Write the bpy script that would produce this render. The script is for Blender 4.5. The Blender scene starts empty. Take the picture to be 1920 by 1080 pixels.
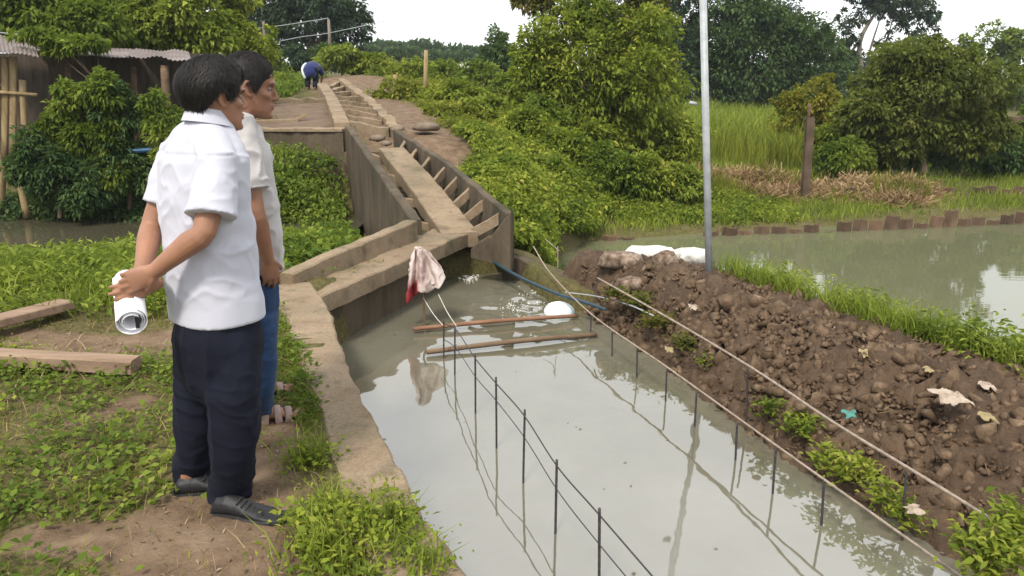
import bpy, bmesh, math, random, time
import numpy as np
from mathutils import Vector, Matrix
T0 = time.time()
# ------------------------------------------------------------------ camera, world, sun, exposure
SC = bpy.context.scene
C = SC.collection
FPX = 1450.0
PITCH = math.atan(390 / 1450.0)
EYE = 1.59
cam_d = bpy.data.cameras.new('camera'); cam = bpy.data.objects.new('camera', cam_d); C.objects.link(cam)
cam_d.sensor_width = 36.0; cam_d.lens = FPX / 1920 * 36.0
cam_d.clip_start = 0.05; cam_d.clip_end = 1500
cam.location = (0, 0, EYE); cam.rotation_euler = (math.pi / 2 - PITCH, 0, 0)
SC.camera = cam
SUN_EL, SUN_AZ = math.radians(52), math.radians(200)      # azimuth the light comes from, clockwise from +Y
world = bpy.data.worlds.new('World'); SC.world = world; world.use_nodes = True
nt = world.node_tree; nt.nodes.clear()
out = nt.nodes.new('ShaderNodeOutputWorld')
sky = nt.nodes.new('ShaderNodeTexSky'); sky.sky_type = 'NISHITA'; sky.sun_disc = False
sky.sun_elevation = SUN_EL; sky.sun_rotation = SUN_AZ
b1 = nt.nodes.new('ShaderNodeBackground'); b1.inputs[1].default_value = 0.12
nt.links.new(sky.outputs[0], b1.inputs[0])
tc = nt.nodes.new('ShaderNodeTexCoord'); nz = nt.nodes.new('ShaderNodeTexNoise')
nz.inputs['Scale'].default_value = 2.2; nz.inputs['Detail'].default_value = 5
nt.links.new(tc.outputs['Generated'], nz.inputs['Vector'])
rp = nt.nodes.new('ShaderNodeValToRGB')
rp.color_ramp.elements[0].position = 0.3; rp.color_ramp.elements[0].color = (0.80, 0.82, 0.84, 1)
rp.color_ramp.elements[1].position = 0.7; rp.color_ramp.elements[1].color = (0.99, 0.985, 0.98, 1)
nt.links.new(nz.outputs[0], rp.inputs[0])
b2 = nt.nodes.new('ShaderNodeBackground'); b2.inputs[1].default_value = 1.0
nt.links.new(rp.outputs[0], b2.inputs[0])
mx = nt.nodes.new('ShaderNodeMixShader'); mx.inputs[0].default_value = 0.88     # a closed, thin cloud deck
nt.links.new(b1.outputs[0], mx.inputs[1]); nt.links.new(b2.outputs[0], mx.inputs[2])
nt.links.new(mx.outputs[0], out.inputs[0])
sun_d = bpy.data.lights.new('sun', 'SUN'); sun = bpy.data.objects.new('sun', sun_d); C.objects.link(sun)
sun_d.energy = 2.3; sun_d.angle = math.radians(10); sun_d.color = (1.0, 0.93, 0.82)
sdir = Vector((math.sin(SUN_AZ) * math.cos(SUN_EL), math.cos(SUN_AZ) * math.cos(SUN_EL), math.sin(SUN_EL)))
sun.rotation_euler = sdir.to_track_quat('Z', 'Y').to_euler()
SC.view_settings.view_transform = 'Standard'; SC.view_settings.look = 'None'
SC.view_settings.gamma = 1.0; SC.view_settings.use_curve_mapping = False
SC.view_settings.exposure = 0.82
SC.render.engine = 'CYCLES'
try:
    SC.cycles.use_denoising = True; SC.cycles.denoiser = 'OPENIMAGEDENOISE'
except Exception: pass
SC.cycles.max_bounces = 8; SC.cycles.diffuse_bounces = 3; SC.cycles.glossy_bounces = 3
SC.cycles.transmission_bounces = 3; SC.cycles.transparent_max_bounces = 4
SC.cycles.caustics_reflective = False; SC.cycles.caustics_refractive = False
# ------------------------------------------------------------------ helpers
RNG = np.random.default_rng(11)
random.seed(11)
cp_, sp_ = math.cos(PITCH), math.sin(PITCH)
def ray(px, py):
    u, v = (px - 960) / FPX, (540 - py) / FPX
    return np.array([u, cp_ + v * sp_, -sp_ + v * cp_])
def gp(px, py, z=0.0):                       # point of a level plane seen at that pixel of the photograph
    r = ray(px, py); t = (z - EYE) / r[2]; return np.array([t * r[0], t * r[1], z])
def yp(px, py, y):                           # point at distance y seen at that pixel
    r = ray(px, py); t = y / r[1]; return np.array([t * r[0], y, EYE + t * r[2]])
def nrm(v):
    v = np.asarray(v, float); return v / (np.linalg.norm(v, axis=-1, keepdims=True) + 1e-12)
def _h(i, j, k):
    n = (i * 374761393 + j * 668265263 + k * 2147483647 + 1274126177) & 0xFFFFFFFF
    n = ((n ^ (n >> 13)) * 1274126177) & 0xFFFFFFFF
    n = ((n ^ (n >> 15)) * 2246822519) & 0xFFFFFFFF
    return ((n ^ (n >> 16)) & 0xFFFFFF) / float(0xFFFFFF)
def vnoise(p):
    p = np.asarray(p, float); i = np.floor(p).astype(np.int64); f = p - i; f = f * f * (3 - 2 * f)
    r = 0
    for a in (0, 1):
        for b in (0, 1):
            for c in (0, 1):
                w = (f[..., 0] if a else 1 - f[..., 0]) * (f[..., 1] if b else 1 - f[..., 1]) * (f[..., 2] if c else 1 - f[..., 2])
                r = r + w * _h(i[..., 0] + a, i[..., 1] + b, i[..., 2] + c)
    return r * 2 - 1
def fbm(p, o=4):
    p = np.asarray(p, float); r = 0; a = 1.0; t = 0
    for k in range(o):
        r = r + a * vnoise(p * 2 ** k + 17.3 * k); t += a; a *= 0.5
    return r / t
def n2(x, y, f, o=3, s=0.0):
    return fbm(np.stack([x * f, y * f, np.full_like(x, s + 0.37)], -1), o)
def sstep(a, b, x):
    t = np.clip((x - a) / (b - a), 0, 1); return t * t * (3 - 2 * t)
def set_tags(o, label=None, cat=None, group=None, kind=None):
    if label: o['label'] = label
    if cat: o['category'] = cat
    if group: o['group'] = group
    if kind: o['kind'] = kind
    return o
def mesh_np(name, V, F):
    """V (n,3), F: (m,k) array or list of index lists"""
    me = bpy.data.meshes.new(name)
    V = np.asarray(V, np.float32)
    if isinstance(F, np.ndarray):
        k = F.shape[1]; m = len(F)
        me.vertices.add(len(V)); me.vertices.foreach_set('co', V.ravel())
        me.loops.add(m * k); me.loops.foreach_set('vertex_index', F.astype(np.int32).ravel())
        me.polygons.add(m); me.polygons.foreach_set('loop_start', np.arange(0, m * k, k, dtype=np.int32))
        me.polygons.foreach_set('loop_total', np.full(m, k, np.int32))
        me.update(calc_edges=True)
    else:
        me.from_pydata(V.tolist(), [], [list(f) for f in F]); me.update()
    return me
def obj(name, V, F, mat, parent=None, smooth=False, label=None, cat=None, group=None, kind=None):
    me = V if isinstance(V, bpy.types.Mesh) else mesh_np(name, V, F)
    if mat: me.materials.append(mat)
    if smooth: me.polygons.foreach_set('use_smooth', np.ones(len(me.polygons), bool))
    o = bpy.data.objects.new(name, me); C.objects.link(o)
    if parent is not None:
        o.parent = parent
        b = parent
        off = Vector((0, 0, 0))
        while b is not None: off += b.location; b = b.parent
        o.matrix_parent_inverse = Matrix.Translation(-off)
    return set_tags(o, label, cat, group, kind)
def empty(name, loc, label, cat, group=None, kind=None):
    o = bpy.data.objects.new(name, None); C.objects.link(o); o.location = loc; o.empty_display_size = 0.1
    return set_tags(o, label, cat, group, kind)
class MB:
    def __init__(s): s.V = []; s.F = []; s.n = 0
    def add(s, V, F):
        V = np.asarray(V, float); s.V.append(V); s.F += [[i + s.n for i in f] for f in F]; s.n += len(V); return s
    def get(s): return np.concatenate(s.V), s.F
def catmull(P, n):
    P = np.asarray(P, float); m = len(P)
    if m < 3:
        t = np.linspace(0, 1, n)[:, None]; return P[0] * (1 - t) + P[-1] * t
    Q = np.vstack([2 * P[0] - P[1], P, 2 * P[-1] - P[-2]])
    u = np.linspace(0, m - 1 - 1e-9, n); i = u.astype(int); t = (u - i)[:, None]
    a, b, c, d = Q[i], Q[i + 1], Q[i + 2], Q[i + 3]
    return 0.5 * ((2 * b) + (-a + c) * t + (2 * a - 5 * b + 4 * c - d) * t ** 2 + (-a + 3 * b - 3 * c + d) * t ** 3)
def tube(P, R, sides=8, sub=0, cap=True, flat=None, up=None, round_ends=False):
    """closed tube; R scalar or per point radius (or (a,b) pairs: a along 'side', b along 'up')"""
    P = np.asarray(P, float)
    R = np.tile(np.array(R, float), (len(P), 1)) if isinstance(R, tuple) else np.asarray(R, float)
    if R.ndim == 0: R = np.full(len(P), float(R))
    if R.ndim == 1: R = np.stack([R, R], 1)
    if sub:
        n = (len(P) - 1) * sub + 1
        P2 = catmull(P, n)
        u = np.linspace(0, len(P) - 1, n)
        R = np.stack([np.interp(u, np.arange(len(P)), R[:, k]) for k in (0, 1)], 1); P = P2
    if round_ends:
        t0 = nrm(P[1] - P[0]); t1 = nrm(P[-1] - P[-2]); r0, r1 = R[0], R[-1]
        a = np.array([88, 60, 30]) * math.pi / 180
        Pa = [P[0] - t0 * r0.mean() * math.sin(x) for x in a]; Ra = [r0 * math.cos(x) for x in a]
        Pb = [P[-1] + t1 * r1.mean() * math.sin(x) for x in a[::-1]]; Rb = [r1 * math.cos(x) for x in a[::-1]]
        P = np.vstack([Pa, P, Pb]); R = np.vstack([Ra, R, Rb])
    n = len(P); Tn = np.gradient(P, axis=0); Tn = nrm(Tn)
    ref = np.asarray(up, float) if up is not None else (np.array([0, 0, 1.]) if abs(Tn[0][2]) < 0.9 else np.array([1., 0, 0]))
    V = []
    for i in range(n):
        s_ = nrm(np.cross(Tn[i], ref)); w = nrm(np.cross(s_, Tn[i]))
        if up is None: ref = w
        a = np.arange(sides) / sides * 2 * math.pi
        V.append(P[i] + np.outer(np.cos(a) * R[i, 0], s_) + np.outer(np.sin(a) * R[i, 1], w))
    V = np.concatenate(V); F = []
    for i in range(n - 1):
        for k in range(sides):
            k2 = (k + 1) % sides
            F.append([i * sides + k, i * sides + k2, (i + 1) * sides + k2, (i + 1) * sides + k])
    if cap:
        F.append(list(range(sides))[::-1]); F.append([(n - 1) * sides + k for k in range(sides)])
    return V, F
def rings(RL, sides=28):
    """closed loft through explicit rings, each an (sides,3) array"""
    n = len(RL); V = np.concatenate(RL); F = []
    for i in range(n - 1):
        for k in range(sides):
            k2 = (k + 1) % sides
            F.append([i * sides + k, i * sides + k2, (i + 1) * sides + k2, (i + 1) * sides + k])
    F.append(list(range(sides))[::-1]); F.append([(n - 1) * sides + k for k in range(sides)])
    return V, F
def ering(c, ax, ay, rx, ry, sides=28, e=2.0, rxb=None):
    a = np.arange(sides) / sides * 2 * math.pi
    ca, sa = np.cos(a), np.sin(a)
    x = np.sign(ca) * np.abs(ca) ** (2 / e); y = np.sign(sa) * np.abs(sa) ** (2 / e)
    xr = np.where(x > 0, rx, rx if rxb is None else rxb)
    return np.asarray(c, float) + np.outer(x * xr, ax) + np.outer(y * ry, ay)
def box(c, ax, ay, az, hx, hy, hz):
    c = np.asarray(c, float); V = []
    for sx in (-1, 1):
        for sy in (-1, 1):
            for sz in (-1, 1): V.append(c + sx * hx * np.asarray(ax) + sy * hy * np.asarray(ay) + sz * hz * np.asarray(az))
    return np.array(V), [[0, 1, 3, 2], [4, 6, 7, 5], [0, 4, 5, 1], [2, 3, 7, 6], [0, 2, 6, 4], [1, 5, 7, 3]]
def prism(poly, zlo, zhi):
    """polygon (n,2) or (n,3) tops with own z; zlo/zhi scalars or arrays"""
    p = np.asarray(poly, float); n = len(p)
    zl = np.broadcast_to(zlo, n); zh = np.broadcast_to(zhi, n)
    V = np.vstack([np.c_[p[:, :2], zl], np.c_[p[:, :2], zh]])
    F = [list(range(n))[::-1], list(range(n, 2 * n))] + [[i, (i + 1) % n, (i + 1) % n + n, i + n] for i in range(n)]
    return V, F
def beam(P, w, ztop, zbot, jag=0.0, sub=10, seed=0):
    """a wall or slab along polyline P (n,2): width w (scalar or (left,right) offsets), tops ztop/zbot per point; subdivided and slightly uneven"""
    P = np.asarray(P, float); n = len(P)
    d = np.r_[0, np.cumsum(np.linalg.norm(np.diff(P, axis=0), axis=1))]
    m = max(2, int(d[-1] * sub * 2) + 1); s = np.linspace(0, d[-1], m)
    Q = np.stack([np.interp(s, d, P[:, k]) for k in (0, 1)], 1)
    zt = np.interp(s, d, np.broadcast_to(ztop, n)); zb = np.interp(s, d, np.broadcast_to(zbot, n))
    wl, wr = w if isinstance(w, tuple) else (np.asarray(w) / 2, np.asarray(w) / 2)
    wl = np.interp(s, d, np.broadcast_to(wl, n)); wr = np.interp(s, d, np.broadcast_to(wr, n))
    T = nrm(np.gradient(Q, axis=0)); L = np.stack([-T[:, 1], T[:, 0]], 1)
    if jag:
        zt = zt + jag * vnoise(np.c_[s * 5, s * 0 + seed, s * 0]) + .45 * jag * vnoise(np.c_[s * 19, s * 0 + seed, s * 0 + 3]); wl = wl + jag * vnoise(np.c_[s * 6, s * 0 + seed + 9, s * 0]) + .5 * jag * vnoise(np.c_[s * 23, s * 0 + seed + 9, s * 0]); wr = wr + jag * vnoise(np.c_[s * 6, s * 0 + seed + 5, s * 0]) + .5 * jag * vnoise(np.c_[s * 23, s * 0 + seed + 5, s * 0])
    b = 0.012
    prof = [(wl, zb), (wl, zt - b), (wl - b, zt), (wl * 0.33 - wr * 0.33, zt + 0.0), (-wr + b, zt), (-wr, zt - b), (-wr, zb)]
    k = len(prof); V = np.zeros((m, k, 3))
    for j, (o, z) in enumerate(prof):
        V[:, j, :2] = Q + L * np.broadcast_to(o, m)[:, None]; V[:, j, 2] = z
    F = []
    for i in range(m - 1):
        for j in range(k):
            j2 = (j + 1) % k
            F.append([i * k + j, (i + 1) * k + j, (i + 1) * k + j2, i * k + j2])
    F.append(list(range(k))); F.append([(m - 1) * k + j for j in range(k)][::-1])
    return V.reshape(-1, 3), F
# ------------------------------------------------------------------ materials
def new_mat(name):
    m = bpy.data.materials.new(name); m.use_nodes = True
    t = m.node_tree; p = t.nodes['Principled BSDF']; return m, t, p
def link(t, a, b): t.links.new(a, b)
def coords(t, kind='Object', scale=1.0):
    c = t.nodes.new('ShaderNodeTexCoord'); m = t.nodes.new('ShaderNodeMapping')
    m.inputs['Scale'].default_value = (scale,) * 3 if np.isscalar(scale) else scale
    link(t, c.outputs[kind], m.inputs[0]); return m.outputs[0]
def noise(t, v, scale, detail=5, rough=0.6):
    n = t.nodes.new('ShaderNodeTexNoise'); n.inputs['Scale'].default_value = scale
    n.inputs['Detail'].default_value = detail; n.inputs['Roughness'].default_value = rough
    link(t, v, n.inputs['Vector']); return n.outputs[0]
def ramp(t, f, stops):
    r = t.nodes.new('ShaderNodeValToRGB'); e = r.color_ramp.elements
    while len(e) < len(stops): e.new(0.5)
    for k, (p, c) in enumerate(stops):
        e[k].position = p; e[k].color = (*c, 1) if len(c) == 3 else c
    link(t, f, r.inputs[0]); return r.outputs[0]
def mixc(t, f, a, b, mode='MIX'):
    m = t.nodes.new('ShaderNodeMix'); m.data_type = 'RGBA'; m.blend_type = mode
    if hasattr(f, 'links'): link(t, f, m.inputs[0])
    else: m.inputs[0].default_value = f
    for k, x in ((6, a), (7, b)):
        if hasattr(x, 'links'): link(t, x, m.inputs[k])
        else: m.inputs[k].default_value = (*x, 1)
    return m.outputs[2]
def bump(t, p, h, strength=0.4, dist=0.02):
    b = t.nodes.new('ShaderNodeBump'); b.inputs['Strength'].default_value = strength; b.inputs['Distance'].default_value = dist
    link(t, h, b.inputs['Height']); link(t, b.outputs[0], p.inputs['Normal'])
def rough_mat(name, stops, scale=3.0, fine=40.0, bstr=0.5, bdist=0.01, rough=0.9, fine_amt=0.25, spec=0.3, stretch=(1, 1, 1), metallic=0.0, moss=None):
    m, t, p = new_mat(name); v = coords(t, 'Object', stretch)
    n = noise(t, v, scale, 6, 0.65); f = noise(t, v, fine, 4, 0.7)
    c = ramp(t, n, stops); g = ramp(t, f, [(0.3, (0.55,) * 3), (0.7, (1.25,) * 3)])
    c = mixc(t, fine_amt, c, g, 'MULTIPLY') if fine_amt else c
    if moss:
        w = noise(t, v, moss[0], 6, .7); c = mixc(t, ramp(t, w, [(.50, (0, 0, 0)), (.66, (moss[1],) * 3)]), c, moss[2])
    link(t, c, p.inputs['Base Color']); p.inputs['Roughness'].default_value = rough
    p.inputs['Specular IOR Level'].default_value = spec; p.inputs['Metallic'].default_value = metallic
    a = t.nodes.new('ShaderNodeMath'); a.operation = 'ADD'; link(t, n, a.inputs[0]); link(t, f, a.inputs[1])
    bump(t, p, a.outputs[0], bstr, bdist); return m
def leaf_mat(name, stops, trans=0.46, patch=1.2, rough=0.68):
    """colour differs leaf by leaf and by patches of the plant"""
    m, t, p = new_mat(name)
    stops = [(q, tuple(min(.5, 1.13 * x) for x in c_)) for q, c_ in stops]
    g = t.nodes.new('ShaderNodeNewGeometry'); v = coords(t, 'Object')
    n = noise(t, v, patch, 3); a = t.nodes.new('ShaderNodeMath'); a.operation = 'MULTIPLY_ADD'; a.use_clamp = True
    link(t, g.outputs['Random Per Island'], a.inputs[0]); a.inputs[1].default_value = 0.55
    a2 = t.nodes.new('ShaderNodeMath'); a2.operation = 'MULTIPLY_ADD'; link(t, n, a2.inputs[0]); a2.inputs[1].default_value = 1.5; a2.inputs[2].default_value = -0.52
    link(t, a2.outputs[0], a.inputs[2])
    c = ramp(t, a.outputs[0], stops)
    link(t, c, p.inputs['Base Color']); p.inputs['Roughness'].default_value = rough; p.inputs['Specular IOR Level'].default_value = 0.15
    tr = t.nodes.new('ShaderNodeBsdfTranslucent'); c2 = mixc(t, 0.5, c, (0.16, 0.22, 0.02)); link(t, c2, tr.inputs[0])
    mx = t.nodes.new('ShaderNodeMixShader'); mx.inputs[0].default_value = trans
    link(t, p.outputs[0], mx.inputs[1]); link(t, tr.outputs[0], mx.inputs[2])
    link(t, mx.outputs[0], t.nodes['Material Output'].inputs[0]); return m
def plain(name, col, rough=0.6, spec=0.4, var=0.15, scale=20, bstr=0.0, metallic=0.0):
    m, t, p = new_mat(name); v = coords(t)
    n = noise(t, v, scale, 4)
    c = ramp(t, n, [(0.3, tuple(x * (1 - var) for x in col)), (0.7, tuple(min(1, x * (1 + var)) for x in col))])
    link(t, c, p.inputs['Base Color']); p.inputs['Roughness'].default_value = rough; p.inputs['Specular IOR Level'].default_value = spec
    p.inputs['Metallic'].default_value = metallic
    if bstr: bump(t, p, n, bstr, 0.01)
    return m
M = {}
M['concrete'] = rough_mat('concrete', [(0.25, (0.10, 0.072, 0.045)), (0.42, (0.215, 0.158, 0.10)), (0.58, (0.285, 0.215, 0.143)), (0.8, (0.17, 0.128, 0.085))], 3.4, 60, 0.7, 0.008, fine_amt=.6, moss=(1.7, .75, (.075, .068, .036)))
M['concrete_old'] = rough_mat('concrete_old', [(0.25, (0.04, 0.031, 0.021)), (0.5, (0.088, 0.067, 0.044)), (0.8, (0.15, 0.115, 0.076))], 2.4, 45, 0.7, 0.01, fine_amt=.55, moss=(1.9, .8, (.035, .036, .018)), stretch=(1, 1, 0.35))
M['mud'] = rough_mat('mud', [(0.25, (0.038, 0.022, 0.012)), (0.5, (0.086, 0.053, 0.030)), (0.75, (0.155, 0.10, 0.06))], 5.0, 60, 0.9, 0.02, 0.75, 0.5, 0.35)
M['clod'] = rough_mat('clod', [(0.2, (0.040, 0.024, 0.013)), (0.45, (0.092, 0.058, 0.033)), (0.62, (0.175, 0.118, 0.073)), (0.78, (0.32, 0.24, 0.17))], 9.0, 70, 0.8, 0.01, 0.8, 0.5)
M['wood'] = rough_mat('wood', [(0.25, (0.07, 0.045, 0.028)), (0.5, (0.15, 0.10, 0.062)), (0.8, (0.22, 0.155, 0.10))], 2.0, 30, 0.5, 0.005, stretch=(1, 6, 6))
M['wood_red'] = rough_mat('wood_red', [(0.25, (0.12, 0.055, 0.032)), (0.5, (0.21, 0.11, 0.065)), (0.8, (0.30, 0.175, 0.115))], 2.0, 30, 0.4, 0.005, stretch=(1, 6, 6))
M['bamboo'] = rough_mat('bamboo', [(0.25, (0.13, 0.09, 0.045)), (0.5, (0.27, 0.195, 0.10)), (0.8, (0.37, 0.285, 0.165))], 2.0, 20, 0.3, 0.005, stretch=(6, 6, 1))
M['bark'] = rough_mat('bark', [(0.25, (0.05, 0.036, 0.024)), (0.5, (0.11, 0.08, 0.055)), (0.8, (0.17, 0.13, 0.09))], 5, 40, 0.8, 0.02, stretch=(3, 3, 0.7))
M['bark_pale'] = rough_mat('bark_pale', [(0.25, (0.10, 0.085, 0.065)), (0.5, (0.19, 0.165, 0.13)), (0.8, (0.28, 0.245, 0.20))], 5, 40, 0.6, 0.02, stretch=(3, 3, 0.7))
M['rebar'] = plain('rebar', (0.045, 0.04, 0.042), 0.75, 0.35, 0.4, 60)
M['rod'] = plain('rod', (0.27, 0.215, 0.17), 0.7, 0.3, 0.35, 30)
M['rust'] = rough_mat('rust', [(0.25, (0.055, 0.035, 0.024)), (0.5, (0.13, 0.085, 0.056)), (0.8, (0.22, 0.155, 0.105))], 3, 40, 0.5, 0.006)
M['galv'] = plain('galv', (0.31, 0.33, 0.34), 0.5, 0.5, 0.2, 12)
M['white_sack'] = rough_mat('white_sack', [(.3, (.36, .33, .28)), (.5, (.60, .58, .54)), (.8, (.68, .67, .63))], 8, 60, .5, .008, .7)
M['tan_sack'] = rough_mat('tan_sack', [(0.38, (0.07, 0.045, 0.03)), (0.52, (0.20, 0.145, 0.105)), (0.7, (0.40, 0.32, 0.26))], 11, 60, 0.6, 0.01)
M['hose'] = plain('hose', (0.018, 0.045, 0.065), 0.45, 0.5, 0.2, 10)
M['stone'] = rough_mat('stone', [(0.25, (0.10, 0.072, 0.05)), (0.5, (0.17, 0.13, 0.095)), (0.8, (0.25, 0.20, 0.15))], 4, 40, 0.7, 0.01)
oi = M['rust'].node_tree.nodes.new('ShaderNodeObjectInfo'); t = M['rust'].node_tree; p = t.nodes['Principled BSDF']; src = p.inputs['Base Color'].links[0].from_socket
link(t, mixc(t, 1.0, src, ramp(t, oi.outputs['Random'], [(0, (.55, .58, .6)), (1, (1.35, 1.3, 1.25))]), 'MULTIPLY'), p.inputs['Base Color'])
# ------------------------------------------------------------------ terrain
TRENCH = np.array([(-1.50, 5.75), (-1.30, 5.19), (-.99, 4.15), (-.76, 3.56), (-.55, 3.05), (-.36, 2.55), (-.20, 2.23), (.06, 1.6), (.3, .5), (.35, -4), (4.2, -4), (3.75, 1), (3.15, 2.6), (2.7, 3.45), (1.85, 5.2), (1.2, 6.4), (.4, 7.15), (-.05, 8.5), (-.95, 8.1)])
POND = np.array([(1.25, 7.2), (.6, 8.2), (.35, 9.4), (.35, 11.4), (1.2, 12.5), (3.5, 13.3), (9.7, 14.9), (25, 17.5), (70, 24), (70, -12), (5, -12), (3.7, 1), (2.7, 3.45), (2.1, 4.6), (1.6, 5.8)])
CREEK = np.array([(-2.7, 9.0), (-2.6, 11.8), (-3.6, 12.0), (-6, 11.9), (-9, 12.0), (-24, 12.6), (-24, 8.8), (-8, 8.2), (-4.6, 8.3)])
Z_TRENCH, Z_POND, Z_CREEK = -0.5, -1.0, -0.55
def sd_poly(X, Y, P):
    d = np.full(X.shape, 1e9); inside = np.zeros(X.shape, bool); n = len(P)
    for i in range(n):
        a, b = P[i], P[(i + 1) % n]; e = b - a
        t = np.clip(((X - a[0]) * e[0] + (Y - a[1]) * e[1]) / (e @ e), 0, 1)
        d = np.minimum(d, np.hypot(X - a[0] - t * e[0], Y - a[1] - t * e[1]))
        c = ((a[1] > Y) != (b[1] > Y)) & (X < e[0] * (Y - a[1]) / (e[1] + 1e-12) + a[0]); inside ^= c
    return np.where(inside, -d, d)
CP = np.array([
 (-.8, 1, 0), (-1, 3, 0), (-2, 5, 0), (-1.8, 6.2, 0), (-4, 3, .02), (-8, 3, .05), (-4, 6.4, .02), (-8, 6.4, .05), (0, 0, 0), (-2, -3, 0), (3, 0, -.3), (-15, 3, .1), (-2.2, 7.2, -.02),
 (-.1, 8.3, -.25), (-.75, 9.6, .05), (-1.75, 13.2, .5), (-3.1, 17.5, 1.0), (-4.3, 21.5, 1.32), (-5.6, 27, 1.75), (-3.2, 13.8, .45), (-4.2, 17.5, 1.0), (-5.4, 22, 1.38),
 (.35, 9.6, -.55), (.1, 11.3, .0), (-.5, 13.5, .5), (-1.3, 18, 1.0), (-2.5, 23, 1.35), (-3, 28, 1.6), (1.1, 12.7, -.95), (1.6, 14, -.55), (.9, 16, .1), (.2, 20, .55), (0, 27, .9),
 (4, 14.8, -.75), (10, 16.3, -.75), (6, 20, -.35), (15, 22, -.35), (20, 40, 0), (5, 30, .1), (0, 42, .9), (-10, 42, 1.8), (-20, 30, 1.0), (-9, 24, 1.2), (25, 20, -.5), (60, 40, 0), (60, 90, 1), (0, 110, 3), (-60, 90, 3), (-50, 30, .5),
 (-4, 9.6, -.9), (-8, 10, -.9), (-14, 10, -.9), (-3, 11.2, -.75), (-6, 13, -.3), (-10, 14, -.25), (-6.5, 18, .45), (-4.8, 15.6, .72), (-20, 15, -.2), (-3.4, 12.6, -.5), (-2.3, 9.6, -.6), (-2.4, 8.2, -.2), (-1.75, 9.2, -.75), (-2.2, 11, -.9), (-2.75, 12.8, -.8), (40, 0, -1), (20, 5, -1.6), (-30, 8, 0), (0, -12, 0), (30, -15, -1), (-30, -15, 0)], float)
_D = np.linalg.norm(CP[:, None, :2] - CP[None, :, :2], axis=-1)
_W = np.linalg.solve(_D + 1e-6 * np.eye(len(CP)), CP[:, 2])
def hz(X, Y, detail=True):
    X = np.asarray(X, float); Y = np.asarray(Y, float); sh = X.shape; X = X.ravel(); Y = Y.ravel(); Z = np.zeros(X.shape)
    for k in range(len(CP)): Z += _W[k] * np.hypot(X - CP[k, 0], Y - CP[k, 1])
    dist = np.hypot(X, Y)
    if detail:
        Z += n2(X, Y, 1.3, 3) * 0.03 + n2(X, Y, 7.0, 3, 4.0) * 0.012 + n2(X, Y, .25, 3, 8.) * np.clip((dist - 9) * .02, 0, .5)
    nb = sstep(1.4, .15, sd_poly(X, Y, TRENCH)) * (X < .6) * (Y < 6.2); Z = Z * (1 - nb) + nb * (.03 + .25 * Z)
    s = sd_poly(X, Y, TRENCH); Z = Z * (1 - sstep(.04, -.12, s)) + (-1.1) * sstep(.04, -.12, s)
    s = sd_poly(X, Y, POND); w = sstep(.3, -.7, s); Z = Z * (1 - w) + (-1.7) * w
    s = sd_poly(X, Y, CREEK) + n2(X, Y, .9, 2, 3.) * .2; w = sstep(.25, -.5, s); Z = Z * (1 - w) + (-1.2) * w
    return Z.reshape(sh)
def hz1(x, y): return float(hz(np.array([x]), np.array([y]))[0])
def axis(segs):
    r = []
    for a, b, st in segs: r += list(np.arange(a, b, st))
    return np.array(r)
gx = axis([(-90, -30, 3), (-30, -12, .7), (-12, -5, .2), (-5, 3, .05), (3, 8, .2), (8, 30, .7), (30, 92, 3)])
gy = axis([(-16, 0, .8), (0, 1.5, .15), (1.5, 9, .05), (9, 16, .12), (16, 30, .4), (30, 60, 1.5), (60, 131, 4)])
GX, GY = np.meshgrid(gx, gy); GZ = hz(GX, GY)
nx, ny = len(gx), len(gy)
V = np.stack([GX, GY, GZ], -1).reshape(-1, 3)
ii = (np.arange(ny - 1)[:, None] * nx + np.arange(nx - 1)[None]).ravel()
Fq = np.stack([ii, ii + 1, ii + 1 + nx, ii + nx], 1)
# where bare earth has been trodden (1) and where moss and herbs cover it (0)
PATHS = [([gp(x, y)[:2] for x, y in [(380, 1150), (400, 1040), (440, 960), (520, 860), (540, 800)]], [.42, .34, .26, .13, .08]),
         ([gp(x, y)[:2] for x, y in [(40, 640), (200, 655), (330, 640), (430, 690)]], [.14, .20, .24, .15]),
         ([gp(x, y)[:2] for x, y in [(640, 1010), (760, 1080)]], [.10, .14]), ([gp(x, y)[:2] for x, y in [(60, 1010), (230, 1020), (330, 960)]], [.10, .16, .12]), ([gp(x, y)[:2] for x, y in [(150, 800), (260, 760)]], [.07, .10]),
         ([(-1.2, 12.6), (-2.4, 16), (-3.8, 20.5), (-5.3, 25)], [.7, 1.0, 1.1, 1.3]), ([(-.3, 12.35), (.3, 13.0)], [.24, .26]), ([(-4.3, 16), (-5, 19.5)], [.7, .9])]
def bare(X, Y):
    X = np.asarray(X, float); Y = np.asarray(Y, float); m = np.zeros(X.shape)
    for P, R in PATHS:
        P = np.array(P)
        for k in range(len(P) - 1):
            a, b = P[k], P[k + 1]; e = b - a
            t = np.clip(((X - a[0]) * e[0] + (Y - a[1]) * e[1]) / (e @ e), 0, 1)
            d = np.hypot(X - a[0] - t * e[0], Y - a[1] - t * e[1]); r = R[k] * (1 - t) + R[k + 1] * t
            m = np.maximum(m, sstep(1.25, .65, d / r + n2(X, Y, 3.5, 2, 5.) * .35))
    return m
me = mesh_np('ground', V, Fq)
at = me.attributes.new('earth', 'FLOAT', 'POINT'); at.data.foreach_set('value', bare(V[:, 0], V[:, 1]).astype(np.float32))
m, t, p = new_mat('ground'); v = coords(t)
n1 = noise(t, v, 1.1, 5); nf = noise(t, v, 28, 5, .7); nm = noise(t, v, 6, 4)
soil = ramp(t, nm, [(.25, (.08, .052, .032)), (.5, (.155, .105, .066)), (.75, (.22, .158, .105))])
moss = ramp(t, nf, [(.3, (.055, .045, .02)), (.55, (.095, .09, .028)), (.75, (.15, .135, .045))])
ea = t.nodes.new('ShaderNodeAttribute'); ea.attribute_name = 'earth'
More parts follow.
